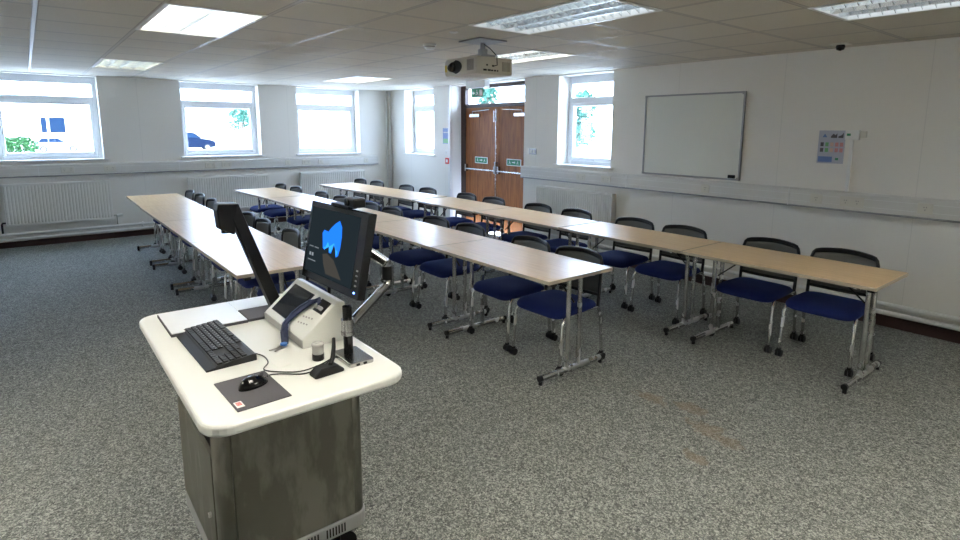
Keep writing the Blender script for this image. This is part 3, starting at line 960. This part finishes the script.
for rk, (yc, xs) in chrow.items():
    for i, x in enumerate(xs):
        o = ch0 if not used else copy_tree(ch0)
        used = True
        yo = -.063 * max(0, 3.6 - x) if rk == 'third' else (-.04 * max(0, 2.5 - x) if rk == 'second' else 0)
        o.location = (x, yc + yo + random.uniform(-.012, .012), 0)
        o.rotation_euler = (0, 0, R(random.uniform(-1.8, 1.8)))
        w = 'nearest' if i == 0 else ('furthest' if i == len(xs) - 1 else ordc[i] + ' from the near end')
        if i in (0, len(xs) - 1):
            o['label'] = 'blue-seated black chair, %s the camera in the %s' % (w + (' to' if i == 0 else ' from'), rowdesc[rk])
        else:
            o['label'] = 'blue-seated black chair, %s of the %s' % (w, rowdesc[rk])
        o['group'] = 'mesh back chairs tucked behind the tables'

# ================================================================== console desk
ZT = .84
t = thing('teaching_console', 'steel teaching console with a rounded white worktop in the foreground', 'lectern', (7.86, -4.95, 0))
ox, oy = 7.86, -4.95
def L(x0, y0, z0, x1, y1, z1): return (x0 - ox, y0 - oy, z0, x1 - ox, y1 - oy, z1)
MB().prism([(x - ox, y - oy) for x, y in rrect(7.235, -5.272, 8.43, -4.64, .075)], 'z', ZT - .034, ZT).build('worktop', 'laminate_white', t, bevel=.010, seg=3)
bx0, bx1, by0, by1 = 7.58, 8.17, -5.20, -4.685
MB().prism([(x - ox, y - oy) for x, y in rrect(bx0 + .005, by0 + .03, bx1 - .005, by1 - .005, .03)], 'z', .20, ZT - .034).build('inner_body', 'black_plastic', t)
# corner posts (near two: rounded; far two)
for name, x0, y0 in (('post', bx1, by0), ('post', bx1, by1), ('post', bx0, by0), ('post', bx0, by1)):
    sx = 1 if x0 == bx1 else -1; sy = -1 if y0 == by0 else 1
    r = .045
    cx_, cy_ = x0 - sx * r, y0 - sy * r
    pts = [(cx_ + sx * r * math.cos(a), cy_ + sy * r * math.sin(a)) for a in [R(q) for q in range(0, 91, 15)]]
    pts = [(pts[0][0], cy_ - sy * .003)] + pts + [(cx_ - sx * .003, pts[-1][1]), (cx_ - sx * .003, cy_ - sy * .003)]
    MB().prism([(x - ox, y - oy) for x, y in pts], 'z', .205, ZT - .034, smooth=True).build('corner_post', 'steel', t)
# end panel, side door, other panels
MB().box(*L(bx1 - .012, by0 + .050, .205, bx1 + .001, by1 - .050, ZT - .036)).build('end_panel', 'steel', t, bevel=.002)
MB().box(*L(bx0 - .001, by0 + .050, .205, bx0 + .012, by1 - .050, ZT - .036)).build('end_panel', 'steel', t, bevel=.002)
MB().box(*L(bx0 + .050, by1 - .012, .205, bx1 - .050, by1 + .001, ZT - .036)).build('side_panel', 'steel', t, bevel=.002)
dr = MB().box(*L(bx0 + .030, by0 - .003, .205, bx1 - .052, by0 + .010, .600)).build('side_door', 'steel', t, bevel=.002)
MB().cyl((bx1 - .10 - ox, by0 - .012 - oy, .36), (bx1 - .10 - ox, by0 - .003 - oy, .36), .009).build('door_lock', 'chrome', dr)
# plinth with ventilation slots
m = MB(); m.prism([(x - ox, y - oy) for x, y in rrect(bx0 - .004, by0 - .004, bx1 + .006, by1 + .006, .048)], 'z', .145, .203, smooth=False)
plh = m.build('plinth', 'silver_plastic', t, bevel=.006)
m = MB()
for k in range(26):
    yy = by0 + .13 + k * .0115
    if k in (17, 18): continue
    m.box(*L(bx1 + .006, yy, .158, bx1 + .0075, yy + .005, .192))
m.build('vent_slots', 'black_plastic', plh)
for xx, yy in ((bx0 + .07, by0 + .07), (bx1 - .07, by0 + .07), (bx0 + .07, by1 - .07), (bx1 - .07, by1 - .07)):
    m = MB(); m.cyl((xx - ox - .014, yy - oy, .05), (xx - ox + .014, yy - oy, .05), .05, 16)
    m.box(xx - ox - .022, yy - oy - .02, .06, xx - ox - .016, yy - oy + .02, .146); m.box(xx - ox + .016, yy - oy - .02, .06, xx - ox + .022, yy - oy + .02, .146)
    m.build('castor', 'black_plastic', t)

# document camera ---------------------------------------------------
t = thing('document_camera', 'document camera with white base plate and black slanted arm on the console', 'document camera', (7.44, -5.06, ZT))
lx, ly = 7.44, -5.06
MB().box(7.297 - lx, -5.203 - ly, 0, 7.598 - lx, -4.918 - ly, .011).build('base_rim', 'mat_grey', t)
MB().box(7.299 - lx, -5.200 - ly, .011, 7.594 - lx, -4.921 - ly, .014).build('working_surface', 'plate_white', t)
MB().box(7.44 - lx, -4.916 - ly, 0, 7.595 - lx, -4.715 - ly, .012).build('arm_base', 'mat_grey', t, bevel=.003)
a0 = Vector((7.535 - lx, -4.775 - ly, .012)); a1 = Vector((7.49 - lx, -4.927 - ly, .482))
d = (a1 - a0); dn = d.normalized()
sx = Vector((1, 0, 0)); sx = (sx - dn * sx.dot(dn)).normalized(); sy = dn.cross(sx)
MB().obox((a0 + a1) / 2, sx * .030, sy * .024, d / 2).build('arm', 'black_plastic', t, bevel=.005)
c0 = a0 + d * .62
MB().obox(c0 + sx * .006 + sy * -.024, sx * .012, sy * .002, dn * .045).build('arm_slot', 'black_gloss', t)
hd = MB()
hp_ = [(-.11, .505), (-.135, .47), (-.12, .395), (-.02, .372), (.020, .50)]
m = MB(); base_y = a1.y
m.prism([(base_y + q[0], q[1]) for q in [(.020, .492), (-.056, .496), (-.064, .47), (-.058, .390), (.0, .360)]], 'x', a1.x - .034, a1.x + .034)
hdp = m.build('camera_head', 'black_plastic', t, bevel=.006)
MB().cyl((a1.x, base_y - .03, .39), (a1.x, base_y - .03, .368), .016).build('lens', 'black_gloss', hdp)

# keyboard ----------------------------------------------------------
t = thing('keyboard', 'black computer keyboard lying on the white console top', 'keyboard', (7.793, -5.100, ZT), R(1.5))
KL, KW = .46, .165
m = MB()
m.prism([(-KW / 2, .004), (-KW / 2 + .03, .010), (-KW / 2 + .035, .014), (KW / 2 - .012, .026), (KW / 2, .022), (KW / 2, 0), (-KW / 2, 0)], 'x', -KL / 2, KL / 2)
m.build('case', 'key_side', t, bevel=.005)
kb = MB()
def keyz(y): return .013 + (y + KW / 2 - .035) * .10
rows_ = [(-.036, [1.4, 1, 1, 6.2, 1, 1, 1, 1.4]), (-.016, [2.1] + [1] * 10 + [2.4]), (.004, [1.7] + [1] * 11 + [1.8]), (.024, [1.4] + [1] * 12 + [1.1]), (.044, [1] * 13 + [1.6]), (.066, [1, 0, 1, 1, 1, 1, .5, 1, 1, 1, 1, .5, 1, 1, 1])]
for yy, ks in rows_:
    tot = sum(ks); u = (.305) / tot; x = -KL / 2 + .012
    for kx in ks:
        w = u * kx
        if kx >= 1: kb.box(x + .0015, yy - .0085, keyz(yy) - .003, x + w - .0015, yy + .0085, keyz(yy) + .0065)
        x += w
    if yy not in (.066, .004, -.016):
        for q in range(3):
            kb.box(.092 + q * .0195, yy - .0085, keyz(yy) - .003, .109 + q * .0195, yy + .0085, keyz(yy) + .0065)
    if yy != .066:
        for q in range(4):
            kb.box(.154 + q * .0180, yy - .0085, keyz(yy) - .003, .1695 + q * .0180, yy + .0085, keyz(yy) + .0065)
kb.build('keys', 'key_plastic', t, bevel=.0015, seg=1)
m = MB()
for q in range(26):
    xx = -KL / 2 + .018 + q * .0118; 
    for yy in (-.014, .006, .026, .046):
        if (q + int(yy * 1000)) % 2: m.box(xx, yy - .001, keyz(yy) + .0066, xx + .004, yy + .004, keyz(yy) + .0070)
m.build('key_legends', 'panel_grey', t)

def cable(label, pts, cat='cable', r=.0022):
    # smooth polyline (Catmull-Rom)
    P_ = [Vector(p) for p in pts]
    P_ = [P_[0]] + P_ + [P_[-1]]
    out = []
    for i in range(1, len(P_) - 2):
        for k in range(6):
            u = k / 6
            a, b, c_, d_ = P_[i - 1], P_[i], P_[i + 1], P_[i + 2]
            out.append(.5 * ((2 * b) + (c_ - a) * u + (2 * a - 5 * b + 4 * c_ - d_) * u * u + (3 * b - a - 3 * c_ + d_) * u ** 3))
    out.append(P_[-2])
    return tag(MB().tube(out, r, 6).build('cable', 'black_plastic'), label, cat)
z_ = ZT + .0025
cable('thin black keyboard cable curling over the console top', [(7.96, -5.02, ZT + .012), (8.0, -4.985, z_), (8.07, -4.99, z_), (8.12, -5.02, z_), (8.17, -4.99, z_ + .001), (8.21, -4.93, z_), (8.20, -4.86, z_), (8.17, -4.80, z_), (8.14, -4.75, z_), (8.13, -4.70, z_)])
cable('thin black mouse cable running from the mouse past the microphone', [(8.205, -5.035, ZT + .014), (8.185, -5.02, z_ + .004), (8.20, -4.99, z_ + .004), (8.235, -4.93, z_), (8.225, -4.87, z_), (8.19, -4.82, z_), (8.165, -4.77, z_), (8.155, -4.70, z_)])

t = thing('mouse_mat', 'grey mouse mat with a small label at the near console edge', 'mouse mat', (8.245, -5.10, ZT), R(2))
box('mat', 'mat_grey', (-.113, -.075, 0, .120, .082, .003), t)
lb = box('sticker', 'paper', (.060, -.070, .003, .100, -.048, .0036), t)
m = MB()
for q in range(4): m.box(.066 + q * .006, -.066, .0036, .070 + q * .006, -.052, .0039)
m.build('sticker_print', 'red', lb)
t = thing('mouse', 'black computer mouse resting on the grey mat', 'mouse', (8.222, -5.085, ZT + .003), R(22))
m = MB()
def ms(a, b):
    th = 2 * math.pi * a; ph = math.pi / 2 * b
    x = .030 * math.cos(th) * math.cos(ph) * (1 + .1 * math.sin(th)); y = .050 * math.sin(th) * math.cos(ph)
    return (x, y, .032 * math.sin(ph) * (1 - .25 * math.sin(th) * math.cos(ph)))
m.grid(ms, 20, 8)
m.prism([ms(k / 20, 0)[:2] for k in range(20)], 'z', 0, .002)
m.build('body', 'black_gloss', t)
m = MB(); m.cyl((-.003, .030, .024), (.003, .030, .024), .008, 12); m.build('scroll_wheel', 'mat_grey', t)

t = thing('paper_note', 'small white card lying on the console between keyboard and control panel', 'note', (8.10, -4.955, ZT), R(8))
box('card', 'paper', (-.033, -.022, 0, .033, .022, .001), t)

# control panel wedge -----------------------------------------------
t = thing('touch_control_panel', 'sloping white control panel with dark touch screen on the console', 'control panel', (7.815, -4.85, ZT))
wl_, wd = .210, .17
pf = [(0, 0), (wd, 0), (wd, .150), (wd - .028, .158), (.004, .040), (0, .035)]
MB().prism(pf, 'x', -wl_, wl_).build('housing', 'panel_white', t, bevel=.004)
sd = Vector((0, (wd - .032), .118)).normalized(); nn = Vector((0, -sd.z, sd.y))
o0 = Vector((0, .004, .040))
def onslope(x, s, h=0): return Vector((x, 0, 0)) + o0 + sd * s + nn * h
def splate(mb, x0, x1, s0, s1, h0, h1):
    mb.obox((onslope((x0 + x1) / 2, (s0 + s1) / 2, (h0 + h1) / 2)), ((x1 - x0) / 2, 0, 0), sd * ((s1 - s0) / 2), nn * ((h1 - h0) / 2))
    return mb
splate(MB(), -.175, .035, .018, .158, 0, .004).build('screen_bezel', 'black_gloss', t, bevel=.002)
splate(MB(), -.158, .018, .030, .146, .004, .005).build('touch_screen', 'touch', t)
MB().box(-wl_, -.003, .004, wl_, .0, .033).build('front_lip', 'panel_grey', t)
splate(MB(), .110, .188, .105, .160, 0, .004).build('socket_plate', 'black_plastic', t)
for q in range(2): splate(MB(), .120 + q * .034, .142 + q * .034, .115, .130, .004, .016).build('knob', 'panel_grey', t, bevel=.003)
m = MB()
for r_ in range(2):
    for q in range(4): splate(m, .085 + q * .022, .092 + q * .022, .035 + .028 * r_ + q * .003, .041 + .028 * r_ + q * .003, 0, .003)
m.build('buttons', 'panel_grey', t)

# lanyard over the wedge ----------------------------------------------
wx, wy, wz = 7.815, -4.85, ZT
def S(x, s, h): 
    v = onslope(x, s, h); return Vector((wx + v.x, wy + v.y, wz + v.z))
t = thing('lanyard', 'dark navy key lanyard draped over the white control panel', 'lanyard', (7.9, -4.88, ZT))
def ribbon(pts, w, th, perp):
    m = MB()
    for i in range(len(pts) - 1):
        a, b = Vector(pts[i]), Vector(pts[i + 1])
        dd = b - a; Ln = dd.length; dd.normalize()
        pv = (Vector(perp) - dd * Vector(perp).dot(dd)).normalized(); nv = dd.cross(pv)
        m.obox((a + b) / 2, pv * w / 2, nv * th / 2, dd * (Ln / 2 + .003))
    return m
def loc(v): return Vector(v) - Vector((7.9, -4.88, ZT))
r1 = [loc(S(.105, .150, .010)), loc(S(.085, .120, .016)), loc(S(.060, .085, .014)), loc(S(.048, .05, .014)), loc(S(.045, .02, .016)), loc(S(.050, .0, .014))]
r1 += [loc((7.885, -4.862, ZT + .045)), loc((7.915, -4.872, ZT + .018)), loc((7.945, -4.885, ZT + .006))]
ribbon(r1, .019, .006, (1, .2, 0)).build('ribbon', 'navy', t)
r2 = [loc(S(.145, .135, .018)), loc(S(.105, .150, .012)), loc(S(.075, .125, .022)), loc(S(.045, .090, .020)), loc(S(.030, .05, .020)), loc(S(.035, .0, .018)), loc((7.87, -4.872, ZT + .03)), loc((7.915, -4.885, ZT + .006))]
ribbon(r2, .016, .004, (1, .1, .3)).build('ribbon', 'navy', t)
m = MB(); m.cyl(loc((7.955, -4.895, ZT + .006)), loc((7.955, -4.895, ZT + .014)), .013); m.build('fob', 'blue_tag', t)
m = MB()
for a_ in (-.5, .15):
    c_ = Vector(loc((7.965, -4.91, ZT + .006))); dv = Vector((math.cos(a_ - .9), math.sin(a_ - .9), 0)); pv = Vector((-dv.y, dv.x, 0))
    m.obox(c_ + dv * .022, dv * .022, pv * .004, (0, 0, .0012)); m.obox(c_, dv * .009, pv * .009, (0, 0, .0015))
m.build('key', 'key_metal', t)

# small pot ---------------------------------------------------------
t = thing('pin_pot', 'small clear round pot with black base on the console', 'pot', (8.148, -4.842, ZT))
MB().lathe([(0, 0), (.0185, 0), (.0205, .003), (.0205, .024), (0, .024)], n=20).build('base', 'black_plastic', t)
MB().lathe([(.0195, .024), (.0195, .050), (.021, .052), (.021, .060), (.018, .063), (0, .063)], n=20).build('clear_top', 'clear', t)
MB().cyl((0, 0, .063), (0, 0, .0645), .009).build('lid_disc', 'panel_grey', t)

# microphone --------------------------------------------------------
t = thing('desk_microphone', 'black wedge shaped desk microphone beside the monitor arm', 'microphone', (8.275, -4.862, ZT), R(4))
MB().prism([(-.055, 0), (.05, 0), (.05, .010), (.030, .026), (-.030, .030), (-.055, .012)], 'x', -.024, .024).build('base', 'black_plastic', t, bevel=.008)
MB().tube([(0, .01, .026), (-.02, .03, .04), (-.05, .05, .06), (-.078, .066, .082)], [.008, .008, .007, .006], 10).build('gooseneck', 'black_plastic', t)

# monitor arm -------------------------------------------------------
axp, ayp = 8.185, -4.745
t = thing('articulated_monitor_mount', 'polished jointed monitor arm on a silver desk clamp', 'monitor arm', (axp, ayp, ZT))
m = MB(); m.prism(rrect(-.045, -.045, .105, .048, .012), 'z', 0, .016)
fb = m.build('base_plate', 'alloy', t, bevel=.004)
m = MB(); m.box(.105, -.02, .004, .1065, -.008, .011); m.box(.105, .006, .004, .1065, .018, .011); m.build('port', 'black_plastic', fb)
MB().cyl((0, 0, .016), (0, 0, .186), .0165, 16).build('pole', 'black_gloss', t)
m = MB(); m.cyl((0, 0, .082), (0, 0, .094), .024, 18); m.cyl((0, 0, .094), (0, 0, .135), .0215, 18); m.cyl((0, 0, .135), (0, 0, .139), .023, 18)
m.build('collar', 'alloy', t)
e0 = Vector((0, 0, .110)); e1 = Vector((7.99 - axp, -4.475 - ayp, 1.012 - ZT))
e1 = Vector((-.135, .235, .195))
dd = e1 - e0
m = MB(); m.tube([e0 + dd.normalized() * .02, e0 + dd * .93], [.0165, .0165], 14)
la = m.build('lower_arm', 'alloy', t)
m = MB(); m.tube([e0 + dd * .93, e1 + Vector((0, 0, -.005)), e1 + Vector((0, 0, .02))], [.0165, .0175, .0175], 12)
m.build('elbow', 'alloy', t)
m = MB(); m.cyl(e1 + Vector((0, 0, .02)), e1 + Vector((0, 0, .075)), .020, 16)
m.build('joint', 'black_plastic', t)
mc = Vector((7.966, -4.685, 1.194))
m1 = Vector((mc.x - axp + .02, mc.y - ayp + .10, mc.z - ZT - .01))
m = MB()
dv = (m1 - (e1 + Vector((0, 0, .085))));
c_ = e1 + Vector((0, 0, .085)); dn = dv.normalized(); px_ = dn.cross(Vector((0, 0, 1))).normalized(); pz_ = px_.cross(dn)
m.obox(c_ + dv / 2, px_ * .019, pz_ * .017, dv / 2)
m.build('upper_arm', 'alloy', t, bevel=.008, seg=3)
m = MB(); m.obox(c_ + dv * .35 + px_ * .020, px_ * .001, pz_ * .004, dv * .12); m.build('arm_groove', 'black_plastic', t)
m = MB(); m.cyl(m1 + Vector((0, 0, -.03)), m1 + Vector((0, 0, .03)), .022, 14)
m.tube([m1, m1 + Vector((-.02, -.045, .004))], .016, 10)
m.build('tilt_head', 'black_plastic', t)

# monitor -----------------------------------------------------------
t = thing('monitor', 'flat black computer monitor showing a blue rock arch picture', 'monitor', mc)
t.rotation_euler = (R(-11.2), 0, R(2.3))
MW, MH = .472, .312
MB().box(-MW / 2, -.010, -MH / 2, MW / 2, .022, MH / 2).build('casing', 'black_gloss', t, bevel=.004)
MB().box(-MW / 2 + .06, .022, -MH / 2 + .05, MW / 2 - .06, .045, MH / 2 - .05).build('back_cover', 'black_plastic', t, bevel=.008)
sx0, sx1, sz0, sz1 = -MW / 2 + .022, MW / 2 - .055, -MH / 2 + .030, MH / 2 - .022
sw, sh = sx1 - sx0, sz1 - sz0
def sp(u, v): return (sx0 + u * sw, sz0 + v * sh)
scr = MB().box(sx0, -.0112, sz0, sx1, -.0098, sz1).build('screen', 'screen_dark', t)
MB().prism([sp(*q) for q in [(.45, .36), (.60, .30), (.72, .16), (.80, .06), (.48, .06), (.40, .2), (.36, .33)]], 'y', -.0118, -.0112).build('picture_sand', 'screen_grey', scr)
MB().prism([sp(*q) for q in [(.30, .64), (.33, .69), (.42, .68), (.48, .76), (.55, .83), (.62, .88), (.68, .80), (.70, .66), (.70, .50), (.68, .38), (.64, .35), (.61, .46), (.57, .52), (.53, .38), (.49, .38), (.47, .48), (.45, .52), (.41, .46), (.39, .40), (.35, .42)]], 'y', -.0120, -.0112).build('picture_sky', 'screen_blue', scr)
MB().prism([sp(*q) for q in [(.36, .44), (.40, .44), (.44, .53), (.48, .47), (.52, .50), (.57, .54), (.62, .46), (.66, .44), (.655, .40), (.64, .36), (.61, .47), (.57, .525), (.53, .40), (.49, .40), (.47, .49), (.45, .525), (.41, .465), (.39, .41)]], 'y', -.0123, -.0120).build('picture_glow', 'screen_cyan', scr)
m = MB()
for k in range(9):
    if k != 4: m.box(sp(.05 + .024 * k, 0)[0], -.0118, sp(0, .385)[1], sp(.064 + .024 * k, 0)[0], -.0112, sp(0, .400)[1])
for a in (.07, .125):
    m.box(sp(a, 0)[0], -.0118, sp(0, .25)[1], sp(a + .035, 0)[0], -.0112, sp(0, .30)[1])
for k in range(7): m.box(sp(.05 + .026 * k, 0)[0], -.0118, sp(0, .175)[1], sp(.066 + .026 * k, 0)[0], -.0112, sp(0, .19)[1])
m.build('screen_text', 'screen_text', scr)
MB().cyl((MW / 2 - .028, -.0125, -MH / 2 + .022), (MW / 2 - .028, -.010, -MH / 2 + .022), .0035, 10).build('power_light', 'led', t)
m = MB()
for k in range(4): m.box(MW / 2 - .032, -.0115, -MH / 2 + .045 + .018 * k, MW / 2 - .020, -.010, -MH / 2 + .050 + .018 * k)
m.build('menu_button', 'panel_grey', t)
# camera bar on the monitor
up = Vector((0, math.sin(R(11.2)), math.cos(R(11.2))))
top = mc + up * (MH / 2)
t = thing('webcam', 'black webcam clipped to the top of the monitor', 'webcam', top + Vector((.075, -.004, 0.0)))
MB().box(-.13, -.014, .002, .03, .020, .014).build('clip', 'black_plastic', t, bevel=.003)
MB().box(.000, -.020, .012, .085, .030, .046).build('body', 'black_plastic', t, bevel=.008, seg=3)
MB().cyl((.04, -.024, .029), (.04, -.018, .029), .011, 14).build('lens', 'black_gloss', t)

# ================================================================== outdoors
gz = -.80
g = box('ground', 'paving', (-130, -110, gz - .2, -DEP - .05, 90, gz))
struct(g, 'pale sunlit paving beyond the windows', 'ground')
g = box('ground', 'paving', (-DEP - .05, .35, gz - .2, 60, 90, gz))
struct(g, 'pale sunlit paving beyond the doors', 'ground')
# opposite building with windows
t = thing('building', 'cream rendered building across the car park outside the leftmost window', 'building', (-75, -13, gz))
box('wall', 'render_wall', (0, -24, 0, -.4, 34, 5.2), t)
box('roof', 'roof_slate', (.4, -24.3, 5.2, -7, 34.3, 5.5), t)
# car and window positions come from looking through the panes at plan distance
def bwin(y0, y1, z0, z1):
    f = box('window', 'upvc', (0, y0 - .12, z0 - .12, .06, y1 + .12, z1 + .12), t)
    box('pane', 'shade_glass', (.06, y0, z0, .08, y1, z1), f)
BW = []
for ya, yb in ((-4.04, -3.50), (-3.25, -1.75), (-18, -16.5), (20, 21.6)):
    bwin(ya + 13, yb + 13, .85 - gz, 2.66 - gz)

def leaf_mass(mb, blobs, n, s):
    for k in range(n):
        c, r = blobs[k % len(blobs)]
        while True:
            v = Vector((random.uniform(-1, 1), random.uniform(-1, 1), random.uniform(-1, 1)))
            if .1 < v.length < 1: break
        v = v.normalized() * (random.uniform(.55, 1.0))
        p = Vector(c) + Vector((v.x * r[0], v.y * r[1], v.z * r[2]))
        a = Vector((random.uniform(-1, 1), random.uniform(-1, 1), random.uniform(-1, 1))).normalized()
        b = a.orthogonal().normalized()
        ss = s * random.uniform(.6, 1.3)
        mb.add([p - a * ss, p + b * ss * .55, p + a * ss, p - b * ss * .55], [(0, 1, 2, 3)])
def tree(label, loc, h, r, mat, n=900, s=.16):
    t = thing('tree', label, 'tree', loc)
    tr = MB(); tr.tube([(0, 0, 0), (.05, .03, h * .3), (-.05, 0, h * .6), (0, 0, h * .8)], [.16, .13, .09, .04], 8)
    tr.tube([(-.02, 0, h * .4), (r * .5, .1, h * .68)], [.06, .02], 6); tr.tube([(-.02, 0, h * .45), (-r * .5, -.1, h * .72)], [.06, .02], 6)
    tr.build('trunk', 'bark', t)
    m = MB()
    bl = [((random.uniform(-.5, .5) * r, random.uniform(-.5, .5) * r, h * random.uniform(.45, .88)), (r * .55, r * .55, h * .16)) for _ in range(9)]
    leaf_mass(m, bl, n, s)
    m.build('foliage', mat, t)
    return t
t = thing('hedge', 'rounded green bush outside the leftmost window beside the white car', 'bush', (-54, -6.6, gz))
m = MB(); leaf_mass(m, [((0, q * .55 - .9, .75 + .12 * (q % 2)), (.6, .6, .75)) for q in range(5)], 1500, .13)
m.build('foliage', 'leaf', t)
MB().tube([(0, 0, 0), (0, .1, .8)], [.08, .03], 6).build('stem', 'bark', t)

def car(label, loc, Ln, Hc, mat, rz=0):
    """profile along local x (front at +x), width along y"""
    t = thing('parked_car', label, 'car', loc, rz)
    W = 1.7
    def q(x, z): return (x * Ln, z * Hc)
    body = [q(-.5, .22), q(-.5, .52), q(-.485, .62), q(-.40, .66), q(.16, .66), q(.36, .60), q(.47, .50), q(.50, .38), q(.50, .18), q(.40, .14), q(-.42, .14)]
    MB().prism(body, 'y', -W / 2, W / 2).build('body', mat, t, bevel=.06)
    cab = [(-.44, .66), (-.36, .95), (-.28, 1.0), (-.02, 1.0), (.05, .96), (.20, .66)]
    m = MB()
    lo = [(x * Ln, -W / 2 + .04 + (z - .66) * .5, z * Hc) for x, z in cab]; hi = [(a, -b, c_) for a, b, c_ in lo]
    n = len(cab)
    m.add(lo + hi, [tuple(range(n)), tuple(range(2 * n - 1, n - 1, -1))] + [(i, n + i, n + (i + 1) % n, (i + 1) % n) for i in range(n)])
    m.build('cabin', mat, t, bevel=.04)
    for sy in (-1, 1):
        for xa, xb, xc, xd in ((-.40, -.335, -.20, -.20), (-.18, -.18, .0, .15)):
            m = MB()
            yy0 = sy * (W / 2 - .03 - .0); yy1 = sy * (W / 2 - .03 - .27 * .5 + .0)
            m.add([(xa * Ln, yy0, .69 * Hc), (xd * Ln, yy0, .69 * Hc), (xc * Ln, yy1, .93 * Hc), (xb * Ln, yy1, .93 * Hc)], [(0, 1, 2, 3)])
            m.build('side_window', 'shade_glass', t, solid=.02)
        for xx in (-.31, .31):
            w = MB(); w.cyl((xx * Ln, sy * (W / 2 - .2), .31), (xx * Ln, sy * (W / 2 + .01), .31), .31, 18)
            wh = w.build('wheel', 'tyre', t)
            MB().cyl((xx * Ln, sy * (W / 2 + .005), .31), (xx * Ln, sy * (W / 2 + .02), .31), .17, 12).build('hub_cap', 'alloy', wh)
    m = MB(); m.add([(.07 * Ln, -.60, .945 * Hc), (.07 * Ln, .60, .945 * Hc), (.198 * Ln, .72, .68 * Hc), (.198 * Ln, -.72, .68 * Hc)], [(0, 1, 2, 3)])
    m.build('windscreen', 'shade_glass', t, solid=.03)
    for sy in (-1, 1):
        box('headlamp', 'upvc', (.475 * Ln, sy * .62 - .14, .42 * Hc, .492 * Ln, sy * .62 + .14, .50 * Hc), t)
        box('tail_lamp', 'red', (-.506 * Ln, sy * .68 - .1, .46 * Hc, -.495 * Ln, sy * .68 + .1, .60 * Hc), t)
    return t
car('small white hatchback parked outside the leftmost window', (-58, -3.25, gz), 3.6, 1.4, 'car_white', R(90))
car('dark blue car parked outside the middle wide window', (-58, 8.2, gz), 4.6, 1.9, 'car_blue', R(90))
tree('thin crowned tree outside the middle wide window', (-70, 17.0, gz), 5.0, 2.2, 'leaf_teal', 700, .20)
tree('green tree outside seen through the narrow window nearest the whiteboard', (-7.9, 14, gz), 4.2, 1.0, 'leaf_teal', 1100, .12)
tree('green tree outside seen through the fanlight over the doors', (-14.3, 14, gz), 6.2, .55, 'leaf_teal', 900, .13)
